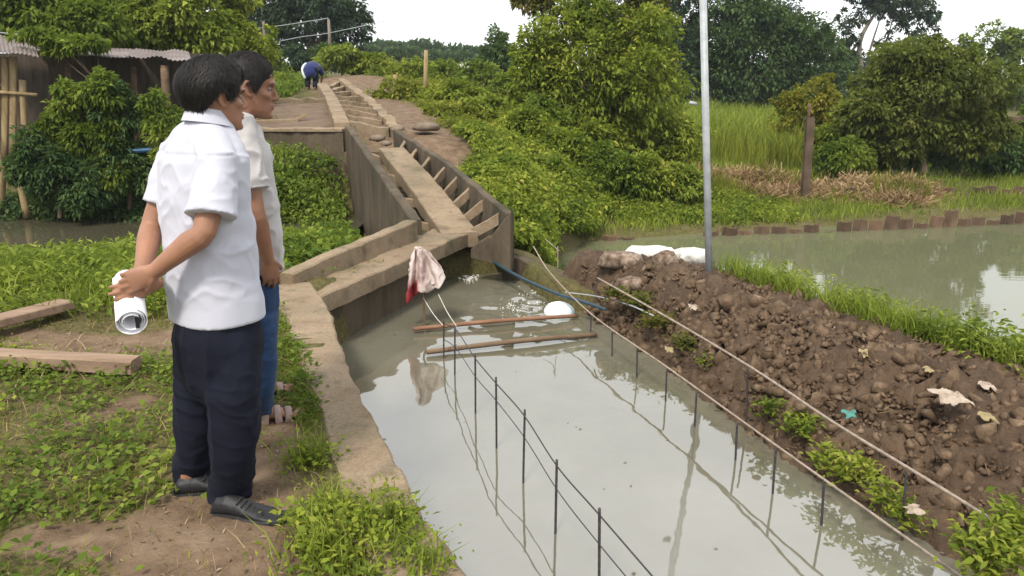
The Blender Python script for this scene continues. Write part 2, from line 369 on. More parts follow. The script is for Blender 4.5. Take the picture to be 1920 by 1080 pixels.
ad = t.nodes.new('ShaderNodeMath'); ad.operation = 'MULTIPLY_ADD'; ad.use_clamp = True
link(t, n1, ad.inputs[0]); ad.inputs[1].default_value = 1.1; ad.inputs[2].default_value = -.45
ad2 = t.nodes.new('ShaderNodeMath'); ad2.operation = 'ADD'; ad2.use_clamp = True; link(t, ad.outputs[0], ad2.inputs[0]); link(t, ea.outputs['Fac'], ad2.inputs[1])
c = mixc(t, ad2.outputs[0], moss, soil)
c = mixc(t, .35, c, ramp(t, nf, [(.3, (.55,) * 3), (.7, (1.3,) * 3)]), 'MULTIPLY')
link(t, c, p.inputs['Base Color']); p.inputs['Roughness'].default_value = .92; p.inputs['Specular IOR Level'].default_value = .2
a = t.nodes.new('ShaderNodeMath'); a.operation = 'ADD'; link(t, nf, a.inputs[0]); link(t, nm, a.inputs[1]); bump(t, p, a.outputs[0], .7, .02)
obj('ground', me, None, m, smooth=True, kind='structure')
# ------------------------------------------------------------------ water
def water_mat(name, deep, mix_noise, ior, bscale, bstr, alt=None, rough=.03):
    m, t, p = new_mat(name); v = coords(t)
    n = noise(t, v, mix_noise, 4)
    c = ramp(t, n, [(.3, deep), (.7, alt or tuple(x * 1.15 for x in deep))])
    t.nodes.remove(p)
    d = t.nodes.new('ShaderNodeBsdfDiffuse'); g = t.nodes.new('ShaderNodeBsdfGlossy'); g.inputs['Roughness'].default_value = rough
    fr = t.nodes.new('ShaderNodeFresnel'); fr.inputs[0].default_value = ior
    b = t.nodes.new('ShaderNodeBump'); b.inputs['Strength'].default_value = bstr; b.inputs['Distance'].default_value = .02
    w = coords(t, 'Object', bscale); nn = noise(t, w, 1.0, 3, .5); link(t, nn, b.inputs['Height'])
    link(t, b.outputs[0], g.inputs['Normal']); link(t, b.outputs[0], fr.inputs['Normal'])
    link(t, c, d.inputs[0]); mx = t.nodes.new('ShaderNodeMixShader')
    link(t, fr.outputs[0], mx.inputs[0]); link(t, d.outputs[0], mx.inputs[1]); link(t, g.outputs[0], mx.inputs[2])
    link(t, mx.outputs[0], t.nodes['Material Output'].inputs[0]); return m
def water(name, P, z, mat, step, rip=None):
    x0, y0 = P.min(0) - .3; x1, y1 = P.max(0) + .3
    xs = np.arange(x0, x1 + step, step); ys = np.arange(y0, y1 + step, step)
    X, Y = np.meshgrid(xs, ys); s = sd_poly(X, Y, P); Z = np.full(X.shape, z)
    if rip is not None: Z = Z + rip(X, Y)
    n_ = len(xs); keep = s < .45
    i = (np.arange(len(ys) - 1)[:, None] * n_ + np.arange(n_ - 1)[None]).ravel()
    F = np.stack([i, i + 1, i + 1 + n_, i + n_], 1); kf = keep.ravel()[F].any(1)
    F = F[kf]; u, inv = np.unique(F.ravel(), return_inverse=True)
    VV = np.stack([X, Y, Z], -1).reshape(-1, 3)[u]
    return obj(name, VV, inv.reshape(-1, 4), mat, smooth=True, kind='structure')
TURB = gp(1000, 560, -.5)[:2]                     # water bubbling out of the inlet pipe
def ripples(X, Y):
    d = np.hypot((X - TURB[0]) * .8, (Y - TURB[1]) * .6); a = np.exp(-(d / .55) ** 2)
    far = np.exp(-(d / 1.6) ** 2)
    r = fbm(np.stack([X * 7 + 2 * n2(X, Y, 3, 2), Y * 5, X * 0 + 2.], -1), 3)
    return a * (.030 * r + .004 * np.sin(d * 42 + 3 * n2(X, Y, 3, 2))) + far * .0016 * np.sin(d * 26 + 5 * n2(X, Y, 1.7, 2)) + .0008 * n2(X, Y, 6., 2)
water('trench_water', TRENCH, Z_TRENCH, water_mat('trench_water', (.12, .112, .075), .9, 3.4, (3.4, 2.4, 1), .09, (.18, .172, .13)), .035, ripples)
water('pond_water', POND, Z_POND, water_mat('pond_water', (.13, .135, .078), .12, 3.4, (1.2, 4.5, 1), .07, (.155, .16, .09)), .25)
water('creek_water', CREEK, Z_CREEK, water_mat('creek_water', (.06, .055, .035), .6, 1.5, (1.5, 3, 1), .12), .2)
# ------------------------------------------------------------------ mud dike between the trench and the pond
CR = catmull([(.62, 7.6), (.95, 7.0), (1.3, 6.45), (1.65, 5.85), (1.9, 5.25), (2.12, 4.65), (2.4, 4.1), (2.75, 3.5), (3.15, 2.8), (3.6, 1.8), (4.0, .5), (4.3, -2)], 400)
CS = np.r_[0, np.cumsum(np.linalg.norm(np.diff(CR, axis=0), axis=1))]
CT = nrm(np.gradient(CR, axis=0)); CN = np.stack([-CT[:, 1], CT[:, 0]], 1)         # CN: towards the pond side is negative
def dike_prof(s, t):
    """t>0 on the trench side"""
    zc = np.interp(s, [0, .8, 1.6, 3, 4.5, 6, 9], [-.12, -.02, .03, .05, .05, .04, .0])
    wl = np.interp(s, [0, 1, 2.2, 4, 5.5, 9], [.30, .42, .66, .86, 1.0, 1.2])
    tl = np.clip(t, 0, None) / wl; tr = np.clip(-t, 0, None)
    z = zc - .62 * tl ** 1.35 - np.where(tl > 1, (tl - 1) * .5, 0) - .85 * np.clip(tr - .30, 0, None) ** 1.2
    return z
def lump(p):
    return 1 - np.abs(fbm(p, 3)) * 2.2
ds, dt = .022, .022
ss = np.arange(0, CS[-1], ds); tt = np.arange(-1.45, 1.55, dt)
S, Tt = np.meshgrid(ss, tt, indexing='ij')
BX = np.interp(S, CS, CR[:, 0]); BY = np.interp(S, CS, CR[:, 1])
NX = np.interp(S, CS, -CN[:, 0]); NY = np.interp(S, CS, -CN[:, 1])
sgn = 1.0 if (NX[0, 0] < 0) else -1.0                       # the trench lies towards -x
DX = BX + NX * Tt * sgn; DY = BY + NY * Tt * sgn
DZ = dike_prof(S, Tt)
pp = np.stack([DX, DY, DZ * 1.0], -1)
DZ = DZ + .060 * (lump(pp * 3.2) - .5) + .046 * (lump(pp * 8 + 5) - .5) + .032 * (lump(pp * 19 + 9) - .5) + .012 * vnoise(pp * 45)
DX = DX + .03 * vnoise(pp * 9 + 3); DY = DY + .03 * vnoise(pp * 9 + 30)
nt_ = len(tt); i = (np.arange(len(ss) - 1)[:, None] * nt_ + np.arange(nt_ - 1)[None]).ravel()
Fd = np.stack([i, i + nt_, i + nt_ + 1, i + 1], 1)
obj('mud_embankment', np.stack([DX, DY, DZ], -1).reshape(-1, 3), Fd, M['mud'], smooth=False, kind='structure')
def dike_point(s, t):
    s = np.asarray(s, float); t = np.asarray(t, float)
    x = np.interp(s, CS, CR[:, 0]) + np.interp(s, CS, -CN[:, 0]) * t * sgn; y = np.interp(s, CS, CR[:, 1]) + np.interp(s, CS, -CN[:, 1]) * t * sgn
    return np.stack([x, y, dike_prof(s, t)], -1)
bm = bmesh.new(); bmesh.ops.create_icosphere(bm, subdivisions=1, radius=1); ICO_V = np.array([v.co[:] for v in bm.verts]); ICO_F = np.array([[v.index for v in f.verts] for f in bm.faces]); bm.free()
bm = bmesh.new(); bmesh.ops.create_icosphere(bm, subdivisions=2, radius=1); ICO2_V = np.array([v.co[:] for v in bm.verts]); ICO2_F = np.array([[v.index for v in f.verts] for f in bm.faces]); bm.free()
bm = bmesh.new(); bmesh.ops.create_icosphere(bm, subdivisions=3, radius=1); ICO3_V = np.array([v.co[:] for v in bm.verts]); ICO3_F = np.array([[v.index for v in f.verts] for f in bm.faces]); bm.free()
def lumps(P, R, flat=.7, base=(ICO_V, ICO_F), rough=.35):
    n = len(P); bv, bf = base; k = len(bv)
    A = RNG.normal(size=(n, 3, 3)); Q = np.linalg.qr(A)[0]
    sc = R[:, None] * RNG.uniform(.45, 1.4, (n, 3)) * np.array([1, 1, flat])
    r = 1 + rough * RNG.uniform(-1, 1, (n, k, 1))
    V = np.einsum('nij,nkj->nki', Q, bv[None] * r * sc[:, None, :]) + P[:, None, :]
    F = (bf[None] + (np.arange(n) * k)[:, None, None]).reshape(-1, 3)
    return V.reshape(-1, 3), F
n = 17000
s_ = RNG.uniform(.35, CS[-1] - 2.2, n); t_ = RNG.normal(.28, .42, n); k_ = (t_ > -.55) & (t_ < 1.05); s_, t_ = s_[k_], t_[k_]
P_ = dike_point(s_, t_) + np.c_[RNG.normal(0, .01, (len(s_), 2)), RNG.uniform(-.012, .02, len(s_))]
R_ = np.clip(RNG.lognormal(-4.5, .65, len(s_)), .005, .055)
CUBE_V, CUBE_F = box((0, 0, 0), (1, 0, 0), (0, 1, 0), (0, 0, 1), .8, .8, .8); CUBE_F = np.array([q for f in CUBE_F for q in (f[:3], [f[0], f[2], f[3]])])
h_ = RNG.uniform(0, 1, len(P_)) < .7
V1, F1 = lumps(P_[h_], R_[h_], .75, (CUBE_V, CUBE_F), .5); V2, F2 = lumps(P_[~h_], R_[~h_], .8, rough=.5); V = np.concatenate([V1, V2]); F = np.concatenate([F1, F2 + len(V1)]); obj('mud_clods', V, F, M['clod'], kind='stuff', label='dark brown crumbs and clods of dug mud on the embankment')
# ------------------------------------------------------------------ curved concrete wall along the near bank
WR = np.array([(-1.60, 5.98), (-1.45, 5.6), (-1.27, 5.19), (-.95, 4.15), (-.72, 3.56), (-.51, 3.05), (-.32, 2.55), (-.16, 2.23), (.1, 1.6), (.3, .8)])
V2, F2 = beam(WR, (.0, np.array([.30, .36, .31, .25, .23, .26, .26, .26, .26, .26])), .03, -1.0, .010, 14, 3)
obj('concrete_wall', V2, F2, M['concrete'], label='low curved concrete wall edging the water beside the two men', cat='wall')
# ------------------------------------------------------------------ flat slab with upstand crossing to the flume
wk = empty('concrete_walkway', (-1.2, 6.9, 0), 'cracked concrete slab with raised edge leading from the curved wall to the flume', 'walkway')
A0, A1 = gp(590, 560), gp(882, 434); B0, B1 = gp(543, 538), gp(786, 428)
q = np.array([A0, A1, A1 + (A1 - A0) * .0 + np.array([-.3, .42, 0]), B1 + np.array([0, .1, 0]), B0])
ax = nrm((A1 - A0)[:2]); lf = np.array([-ax[1], ax[0]])
cen = [A0[:2] + lf * .17, A1[:2] + lf * .17]
wS = np.linalg.norm(B0[:2] - A0[:2])
V, F = beam(np.array([A0[:2] - ax * .06, A0[:2] * .5 + A1[:2] * .5, A1[:2]]), (np.array([.36, .40, .46]), 0.0), .0, -.15, .008, 14, 8)
obj('slab', V, F, M['concrete'], wk)
pa, pb = gp(548, 503, .17)[:2], gp(782, 414, .2)[:2]
V, F = beam(np.array([pa, pa * .5 + pb * .5, pb]), (.13, 0.0), np.array([.13, .17, .2]), -.6, .006, 14, 12)
obj('upstand', V, F, M['concrete'], wk)
V, F = beam(np.array([A0[:2] + lf * .10, (A0[:2] * .45 + A1[:2] * .55) + lf * .13, A1[:2] * .86 + A0[:2] * .14 + lf * .22]), (.26, .0), -.165, -1.1, .02, 12, 9)
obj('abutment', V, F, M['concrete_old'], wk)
# ------------------------------------------------------------------ the flume running down the hillside
fl = empty('concrete_flume', (-1.2, 9.5, 0), 'old ribbed concrete flume climbing the hillside from the slab', 'flume')
YN, YF = 8.0, 13.4
def fpt(px, py, y): return yp(px, py, y)
lw = np.array([fpt(780, 411, YN + .02), fpt(716, 322, 10.2), fpt(654, 236, YF)])
rw = np.array([fpt(957, 400, YN - .05), fpt(845, 308, 10.4), fpt(742, 243, YF)])
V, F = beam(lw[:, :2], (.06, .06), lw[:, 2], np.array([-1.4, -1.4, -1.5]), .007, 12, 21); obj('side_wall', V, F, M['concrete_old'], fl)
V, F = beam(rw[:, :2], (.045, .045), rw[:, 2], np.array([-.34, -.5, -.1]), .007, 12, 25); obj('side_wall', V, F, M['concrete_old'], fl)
bw = np.array([gp(862, 437, 0.0), fpt(800, 352, 9.9), fpt(735, 277, 12.2)])
V, F = beam(bw[:, :2], (.2, .2), bw[:, 2] + np.array([.006, 0, 0]), bw[:, 2] - .16, .006, 12, 31); obj('centre_beam', V, F, M['concrete'], fl)
lerp = lambda A, f: np.array([np.interp(f, np.linspace(0, 1, len(A)), A[:, k]) for k in range(3)])
rib = None
for k, f in enumerate([.05, .17, .29, .41, .53, .65, .77, .89]):
    a = lerp(bw, min(1, f * 1.05)); b = lerp(rw, f)
    z = b[2] - .06
    d = nrm((b - a)[:2]); a2 = a[:2] + d * .19; b2 = b[:2] - d * .04
    V, F = beam(np.array([a2, b2]), .05, np.array([a[2] - .0, z]), np.array([a[2] - .12, z - .13]), .008, 12, k); obj('rib', V, F, M['concrete'], fl)
for k, f in enumerate([.18, .42, .66, .88]):
    a = lerp(bw, min(1, f * 1.05)); b = lerp(lw, f); d = nrm((b - a)[:2])
    V, F = beam(np.array([a[:2] + d * .19, b[:2] - d * .05]), .05, np.array([a[2] - .10, b[2] - .22]), np.array([a[2] - .2, b[2] - .32]), .010, 12, k + 40); obj('rib', V, F, M['concrete'], fl)
# bed of the flume and the block that ends it over the water
V, F = beam(np.array([lw[0, :2] * .5 + rw[0, :2] * .5 + [.02, .25], lw[2, :2] * .5 + rw[2, :2] * .5]), .86, np.array([-.95, -.25]), -1.6, .01, 6, 2); obj('flume_bed', V, F, M['concrete_old'], fl)
e0, e1 = rw[0, :2] + [.02, -.02], gp(885, 452, -.05)[:2]
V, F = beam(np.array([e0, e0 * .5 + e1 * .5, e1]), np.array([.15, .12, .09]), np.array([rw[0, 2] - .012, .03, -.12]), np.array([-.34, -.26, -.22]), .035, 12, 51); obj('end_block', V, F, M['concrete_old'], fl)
# the upper stretch: earth filled steps between two kerbs
up_ = empty('stepped_channel', (-3.6, 17, 1), 'earth filled stepped channel rising above the flume to the hilltop', 'steps')
lk = np.array([fpt(642, 232, 13.7), fpt(622, 186, 17.5), fpt(604, 158, 21.5)]); rk = np.array([fpt(752, 246, 13.5), fpt(700, 192, 17.8), fpt(640, 146, 22.5)])
V, F = beam(lk[:, :2], .26, lk[:, 2] + .03, lk[:, 2] - .9, .010, 6, 61); obj('kerb', V, F, M['concrete'], up_)
V, F = beam(rk[:, :2], .2, rk[:, 2], rk[:, 2] - .8, .03, 6, 65); obj('kerb', V, F, M['concrete'], up_)
for k, f in enumerate([.08, .2, .31, .42, .53, .64, .75, .86, .96]):
    a = lerp(lk, f); b = lerp(rk, f)
    V, F = beam(np.array([a[:2] + [.14, 0], b[:2] - [.11, 0]]), .12, np.array([a[2] - .03, b[2] - .05]), np.array([a[2] - .8, b[2] - .8]), .02, 10, 70 + k); obj('step', V, F, M['concrete'], up_)
V, F = beam(np.array([lk[0, :2] * .5 + rk[0, :2] * .5 + [.0, -.1], lk[1, :2] * .5 + rk[1, :2] * .5, lk[2, :2] * .5 + rk[2, :2] * .5]), np.array([.9, 1.0, .95]), np.array([.40, .86, 1.24]), -.6, .03, 5, 80)
M['soil'] = rough_mat('soil', [(.25, (.075, .05, .032)), (.5, (.145, .10, .067)), (.8, (.21, .155, .11))], 3, 40, .8, .02)
obj('earth_fill', V, F, M['soil'], up_)
# retaining wall to the left of it
rt = empty('retaining_wall', (-3.8, 14.5, .3), 'brown retaining wall holding bare soil behind the standing men', 'wall')
w0, w1 = fpt(470, 238, 13.9)[:2], fpt(648, 240, 13.5)[:2]
V, F = beam(np.array([w0 - [1.2, -.1], w0, w1]), .22, np.array([.7, .72, .74]), -1.3, .02, 6, 90); obj('wall_face', V, F, M['concrete_old'], rt)
V, F = beam(np.array([w0 - [1.2, -.1], w0, w1]), .30, np.array([.76, .78, .80]), np.array([.702, .722, .742]), .012, 6, 92); obj('coping', V, F, M['concrete'], rt)
u0, u1 = fpt(480, 184, 18.0)[:2], fpt(612, 180, 18.0)[:2]
V, F = beam(np.array([u0, u1]), .25, 1.2, .2, .03, 6, 95); obj('back_kerb', V, F, M['concrete'], rt)
V, F = prism([w0 - [1.2, -.2], w1 + [0, .1], u1 + [0, -.12], u0 - [1.2, .1]], -.5, np.array([.66, .68, 1.1, 1.08])); obj('soil_fill', V, F, M['soil'], rt)
# low wall closing the trench beside the inlet
V, F = beam(catmull([gp(945, 480, -.25)[:2], gp(985, 484, -.25)[:2], gp(1035, 502, -.28)[:2], gp(1062, 520, -.3)[:2]], 12), .14, np.linspace(-.24, -.32, 12), -1.1, .02, 14, 99)
obj('headwall', V, F, M['concrete_old'], label='short low earth stained headwall closing the trench by the blue hose', cat='wall')
# ------------------------------------------------------------------ vegetation
def leaves(P, D, L, W=.45, fold=.25, droop=0.0):
    """one folded four point leaf at each P, tip along D; L lengths"""
    n = len(P); D = nrm(D); L = np.broadcast_to(L, n)[:, None]
    up = nrm(RNG.normal(0, .45, (n, 3)) + np.array([0, 0, 1.0]))
    S = nrm(np.cross(D, up)); N = nrm(np.cross(S, D))
    w = W * L * RNG.uniform(.8, 1.2, (n, 1))
    tip = P + D * L - np.array([0, 0, 1.]) * L * droop
    mid = P + D * L * .45
    V = np.stack([P, mid + S * w * .5 + N * L * fold * .4, tip, mid - S * w * .5 + N * L * fold * .4], 1).reshape(-1, 3)
    F = (np.arange(n) * 4)[:, None] + np.arange(4)[None]
    return V, F
def blades(P, H, W, lean=.35, D=None):
    """grass blades: two quads tapering, bent"""
    n = len(P); H = np.broadcast_to(H, n)[:, None]; W = np.broadcast_to(W, n)[:, None]
    a = RNG.uniform(0, 2 * math.pi, n); side = np.c_[np.cos(a), np.sin(a), np.zeros(n)]
    b = RNG.uniform(0, 2 * math.pi, n); dr = np.c_[np.cos(b), np.sin(b), np.zeros(n)] * (lean * RNG.uniform(.1, 1.4, n))[:, None]
    if D is not None: dr = dr + D
    p1 = P + H * (np.array([0, 0, .58]) + dr * .35); p2 = P + H * (np.array([0, 0, 1.0]) + dr)
    V = np.stack([P - side * W, P + side * W, p1 + side * W * .75, p1 - side * W * .75, p2], 1).reshape(-1, 3)
    base = (np.arange(n) * 5)[:, None]
    F = np.concatenate([base + np.array([[0, 1, 2, 3]]), base + np.array([[3, 2, 4, 4]])], 0)
    # last is a triangle: keep it as its own list with 3 corners
    return V, base
def blade_mesh(name, V, base, mat, **k):
    me = bpy.data.meshes.new(name); n = len(base); me.vertices.add(len(V)); me.vertices.foreach_set('co', V.astype(np.float32).ravel())
    loops = (base + np.array([[0, 1, 2, 3, 3, 2, 4]])).astype(np.int32).ravel()
    me.loops.add(len(loops)); me.loops.foreach_set('vertex_index', loops)
    ls = (np.arange(n) * 7)[:, None] + np.array([[0, 4]]); lt = np.tile(np.array([4, 3], np.int32), n)
    me.polygons.add(2 * n); me.polygons.foreach_set('loop_start', ls.astype(np.int32).ravel()); me.polygons.foreach_set('loop_total', lt)
    me.update(calc_edges=True); return obj(name, me, None, mat, **k)
def bushy(blobs, k=6):
    r = []
    for b in blobs:
        c, e = np.array(b[:3]), np.array(b[3:6]); r.append(tuple(c) + tuple(e * .76))
        for j in range(k):
            d = nrm(RNG.normal(size=3) + np.array([0, 0, .25])); q = e * RNG.uniform(.22, .5); r.append(tuple(c + d * e * RNG.uniform(.6, .92)) + tuple(q * np.array([1, 1, RNG.uniform(.7, 1.1)])))
    return r
def crown_pts(blobs, n, clump=.16, per=26, shell=.55, flat=.75):
    """points clumped through ellipsoids; blobs: (cx,cy,cz,rx,ry,rz)"""
    B = np.array(blobs, float); w = (B[:, 3] * B[:, 4] * B[:, 5]) ** (2 / 3); w /= w.sum()
    nc = max(1, n // per); k = RNG.choice(len(B), nc, p=w)
    d = nrm(RNG.normal(size=(nc, 3))); r = RNG.uniform(shell ** 3, 1, nc) ** (1 / 3)
    c = B[k, :3] + d * r[:, None] * B[k, 3:]
    size = clump * (B[k, 3:].mean(1)) * RNG.uniform(.6, 1.5, nc)
    idx = np.repeat(np.arange(nc), per); m = len(idx)
    e = RNG.normal(size=(m, 3)); e = nrm(e) * (RNG.uniform(.15, 1, m) ** (1 / 2.2))[:, None]
    P = c[idx] + e * size[idx][:, None] * np.array([1.15, 1.15, flat])
    return P, nrm(e * .8 + d[idx] * .7), c
def tree(name, base, blobs, n, leaf, mat, bark, label, cat='tree', group=None, trunk_r=.1, W=.5, clump=.22, per=28, droop=.25, shell=.5, limbs=7, part='crown', trunkpts=None, flat=.75):
    base = np.asarray(base, float)
    t = empty(name, base, label, cat, group)
    P, D, c = crown_pts(bushy(blobs), n, clump * 1.25, per, shell, flat)
    k = P[:, 2] > base[2] - .15; P, D = P[k], D[k]
    D = nrm(D + RNG.normal(0, .45, D.shape) + np.array([0, 0, -.15]))
    V, F = leaves(P, D, leaf * RNG.uniform(.55, 1.5, len(P)), W, droop=droop); obj(part, V, F, mat, t)
    B = np.array(blobs, float); top = B[:, :3].mean(0); mb = MB()
    if trunkpts is not None: tp = np.array(trunkpts, float)
    else: tp = np.array([base - [0, 0, .15], base * .6 + top * .4 + [RNG.normal(0, .05), 0, 0], top])
    mb.add(*tube(tp, np.linspace(trunk_r, trunk_r * .35, len(tp)), 8, sub=4))
    for j in range(limbs):
        b = B[j % len(B)]; f = RNG.uniform(.3, .9); s0 = catmull(tp, 20)[int(f * 19)]
        e = b[:3] + nrm(RNG.normal(size=3)) * b[3:] * RNG.uniform(.3, .8)
        mb.add(*tube(np.array([s0, (s0 + e) / 2 + RNG.normal(0, .05, 3) * np.linalg.norm(e - s0), e]), np.array([.45, .3, .1]) * trunk_r, 5, sub=3))
    V, F = mb.get(); obj('trunk' if cat == 'tree' else 'stems', V, F, bark, t); return t
def blobpx(lst, y):
    """blobs listed as pixel ellipses (px,py,rx,ry[,dy]) of the photograph at distance y"""
    r = []
    for b in lst:
        yy = y + (b[4] if len(b) > 4 else 0); c = yp(b[0], b[1], yy); s = np.linalg.norm(ray(b[0], b[1])) * 0 + yy / ray(b[0], b[1])[1] / FPX
        r.append((c[0], c[1], c[2], b[2] * s, (b[2] * .5 + b[3] * .5) * s * .85, b[3] * s))
    return r
LF = {}
LF['bright'] = leaf_mat('leaf_bright', [(0, (.045, .078, .012)), (.35, (.13, .18, .022)), (.7, (.25, .29, .036)), (1, (.40, .39, .08))])
LF['mid'] = leaf_mat('leaf_mid', [(0, (.032, .062, .011)), (.4, (.095, .148, .021)), (.75, (.185, .24, .034)), (1, (.31, .34, .07))])
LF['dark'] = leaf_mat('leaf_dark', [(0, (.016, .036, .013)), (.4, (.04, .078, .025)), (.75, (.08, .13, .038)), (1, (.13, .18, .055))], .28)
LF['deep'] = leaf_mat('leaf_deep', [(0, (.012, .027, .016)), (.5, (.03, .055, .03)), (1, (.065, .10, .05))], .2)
LF['olive'] = leaf_mat('leaf_olive', [(0, (.06, .07, .012)), (.4, (.145, .165, .022)), (.75, (.25, .265, .036)), (1, (.38, .32, .08))])
LF['olive_dark'] = leaf_mat('leaf_olive_dark', [(0, (.035, .046, .012)), (.4, (.085, .105, .022)), (.75, (.15, .175, .036)), (1, (.24, .22, .07))])
LF['rusty'] = leaf_mat('leaf_rusty', [(0, (.05, .06, .014)), (.4, (.10, .115, .022)), (.7, (.165, .125, .04)), (1, (.24, .16, .07))])
LF['yellow'] = leaf_mat('leaf_yellow', [(0, (.08, .085, .012)), (.5, (.185, .18, .022)), (1, (.33, .29, .045))])
LF['lime'] = leaf_mat('leaf_lime', [(0, (.05, .085, .014)), (.35, (.135, .185, .026)), (.7, (.25, .305, .045)), (1, (.40, .42, .10))])
LF['far'] = leaf_mat('leaf_far', [(0, (.022, .045, .02)), (.5, (.045, .085, .032)), (1, (.09, .13, .05))], .25)
LF['straw'] = leaf_mat('straw', [(0, (.11, .065, .035)), (.4, (.23, .15, .08)), (.75, (.34, .24, .13)), (1, (.45, .35, .21))], .1)
# -- the big trees of the right hand bank
y = 17.5
tree('tree', yp(1130, 385, y), blobpx([(1120, 150, 130, 120), (1030, 190, 95, 130), (1210, 170, 95, 130), (1120, 290, 165, 100), (990, 280, 70, 80), (1000, 120, 55, 70), (1070, 50, 70, 60), (1200, 70, 70, 70), (1250, 290, 70, 70)], y), 52000, .105, LF['bright'], M['bark'], 'tall yellow green tree in leaf to the ground, left of the metal pole', trunk_r=.11, limbs=10, per=34)
y = 18.6
tree('tree', yp(1160, 330, y), blobpx([(1120, 20, 90, 70), (1190, 60, 75, 90), (1060, 10, 80, 50), (1225, -10, 50, 60), (1010, -15, 50, 40)], y), 13000, .10, LF['rusty'], M['bark'], 'brownish treetop rising just behind the tall yellow green tree', trunk_r=.12, limbs=9, per=24)
y = 36
tree('tree', yp(1255, 230, y), blobpx([(1240, 60, 60, 80), (1270, 130, 50, 90), (1285, 20, 40, 60)], y), 9000, .17, LF['deep'], M['bark'], 'dark narrow tree between the yellow green tree and the metal pole', trunk_r=.16)
y = 38
tree('tree', yp(1430, 230, y), blobpx([(1420, 110, 120, 95), (1350, 80, 70, 80), (1490, 110, 70, 80), (1400, 30, 80, 50), (1350, 150, 60, 60), (1460, 190, 70, 45), (1310, 90, 40, 70)], y), 46000, .18, LF['dark'], M['bark'], 'broad dark green round headed tree just right of the metal pole', trunk_r=.2, per=34)
y = 48
b = blobpx([(1580, 60, 40, 45), (1640, 20, 55, 30), (1720, 45, 48, 38), (1600, 130, 35, 45), (1680, 10, 60, 25), (1655, 78, 20, 18), (1620, -10, 50, 25), (1530, 50, 28, 30)], y)
tree('tree', yp(1615, 250, y), b, 9500, .22, LF['deep'], M['bark_pale'], 'tall thin tree with pale forked trunk and open top against the sky', trunk_r=.24, per=30, trunkpts=[yp(1608, 260, y), yp(1618, 160, y), yp(1612, 80, y), yp(1650, 10, y)], limbs=6)
y = 18
t4 = tree('tree', yp(1735, 312, y), blobpx([(1750, 150, 130, 70), (1660, 200, 75, 70), (1845, 190, 55, 50), (1740, 120, 75, 45), (1600, 215, 35, 45), (1690, 130, 45, 35), (1800, 125, 40, 35), (1640, 260, 50, 45), (1720, 225, 90, 50), (1860, 245, 50, 45), (1800, 255, 55, 45), (1690, 285, 45, 35)], y), 40000, .10, LF['olive_dark'], M['bark'], 'wide low olive green tree with several stems on the far bank', trunk_r=.09, limbs=16, per=34, shell=.6)
y = 44
tree('tree', yp(1850, 240, y), blobpx([(1850, 85, 45, 45), (1885, 130, 40, 60), (1820, 130, 30, 40), (1905, 80, 30, 40), (1925, 150, 40, 50)], y), 9000, .2, LF['mid'], M['bark'], 'paler feathery tree behind the wide olive tree at the edge of the picture', trunk_r=.13, per=26)
y = 19
tree('tree', yp(1950, 300, y), blobpx([(1950, 230, 50, 40), (1930, 260, 40, 40)], y), 6000, .10, LF['mid'], M['bark'], 'leafy tree standing at the right edge of the far bank', trunk_r=.08)
y = 20
tree('shrub', yp(1520, 235, y), blobpx([(1520, 185, 60, 38), (1555, 205, 42, 35), (1485, 200, 35, 35), (1545, 158, 28, 20), (1500, 230, 50, 30), (1560, 240, 40, 25)], y), 8000, .08, LF['yellow'], M['bark'], 'yellow flowering bush behind the rusty post', 'shrub', trunk_r=.05, per=22)
for k, (x, yb, r1, r2, y, m, lb) in enumerate([(1600, 215, 60, 60, 42, 'deep', 'dark bushy tree below the tall thin tree'), (1690, 130, 90, 45, 52, 'dark', 'dark distant tree behind the wide olive tree'), (1450, 40, 60, 50, 52, 'deep', 'dark treetop showing over the broad dark tree'), (1545, 120, 50, 60, 46, 'dark', 'dark tree between the broad dark tree and the tall thin tree'), (1830, 185, 60, 45, 48, 'dark', 'dark tree far behind the paler feathery tree')]):
    bb = yp(x, 250, y); tree('tree', bb, blobpx([(x, yb, r1, r2), (x - r1 * .5, yb + r2 * .5, r1 * .7, r2 * .7), (x + r1 * .5, yb + r2 * .4, r1 * .7, r2 * .8)], y), 6500, .2, LF[m], M['bark'], lb, trunk_r=.16)
# -- trees of the left
y = 36
tree('tree', yp(590, 110, y), blobpx([(590, 40, 95, 60), (520, 60, 60, 50), (650, 60, 48, 45), (560, 0, 80, 45), (640, 10, 45, 40), (480, 20, 40, 60)], y), 22000, .17, LF['deep'], M['bark'], 'large very dark tree on the hilltop above the stepped channel', trunk_r=.3)
y = 15.2
tree('tree', yp(90, 330, y), blobpx([(60, 15, 110, 60), (-40, 40, 90, 60), (170, 40, 80, 52), (20, -40, 120, 60), (110, 72, 110, 30), (10, 60, 80, 30)], y), 26000, .11, LF['mid'], M['bark'], 'leafy green tree overhanging the shack at the left edge', trunk_r=.12, per=30)
y = 16.4
tree('tree', yp(310, 330, y), blobpx([(250, 40, 95, 55), (350, 30, 80, 65), (300, 75, 110, 35), (250, -20, 90, 50), (200, 70, 70, 40), (400, 75, 60, 50)], y), 28000, .11, LF['lime'], M['bark'], 'bright lime green tree behind the shack roofs', trunk_r=.12, per=30)
y = 18.0
tree('tree', yp(450, 250, y), blobpx([(420, 70, 75, 50), (475, 90, 55, 45), (400, 20, 70, 40), (445, 130, 75, 40), (330, 130, 60, 40), (390, 150, 60, 50)], y), 20000, .10, LF['bright'], M['bark'], 'rounded light green tree behind the heads of the two men', trunk_r=.1, per=30)
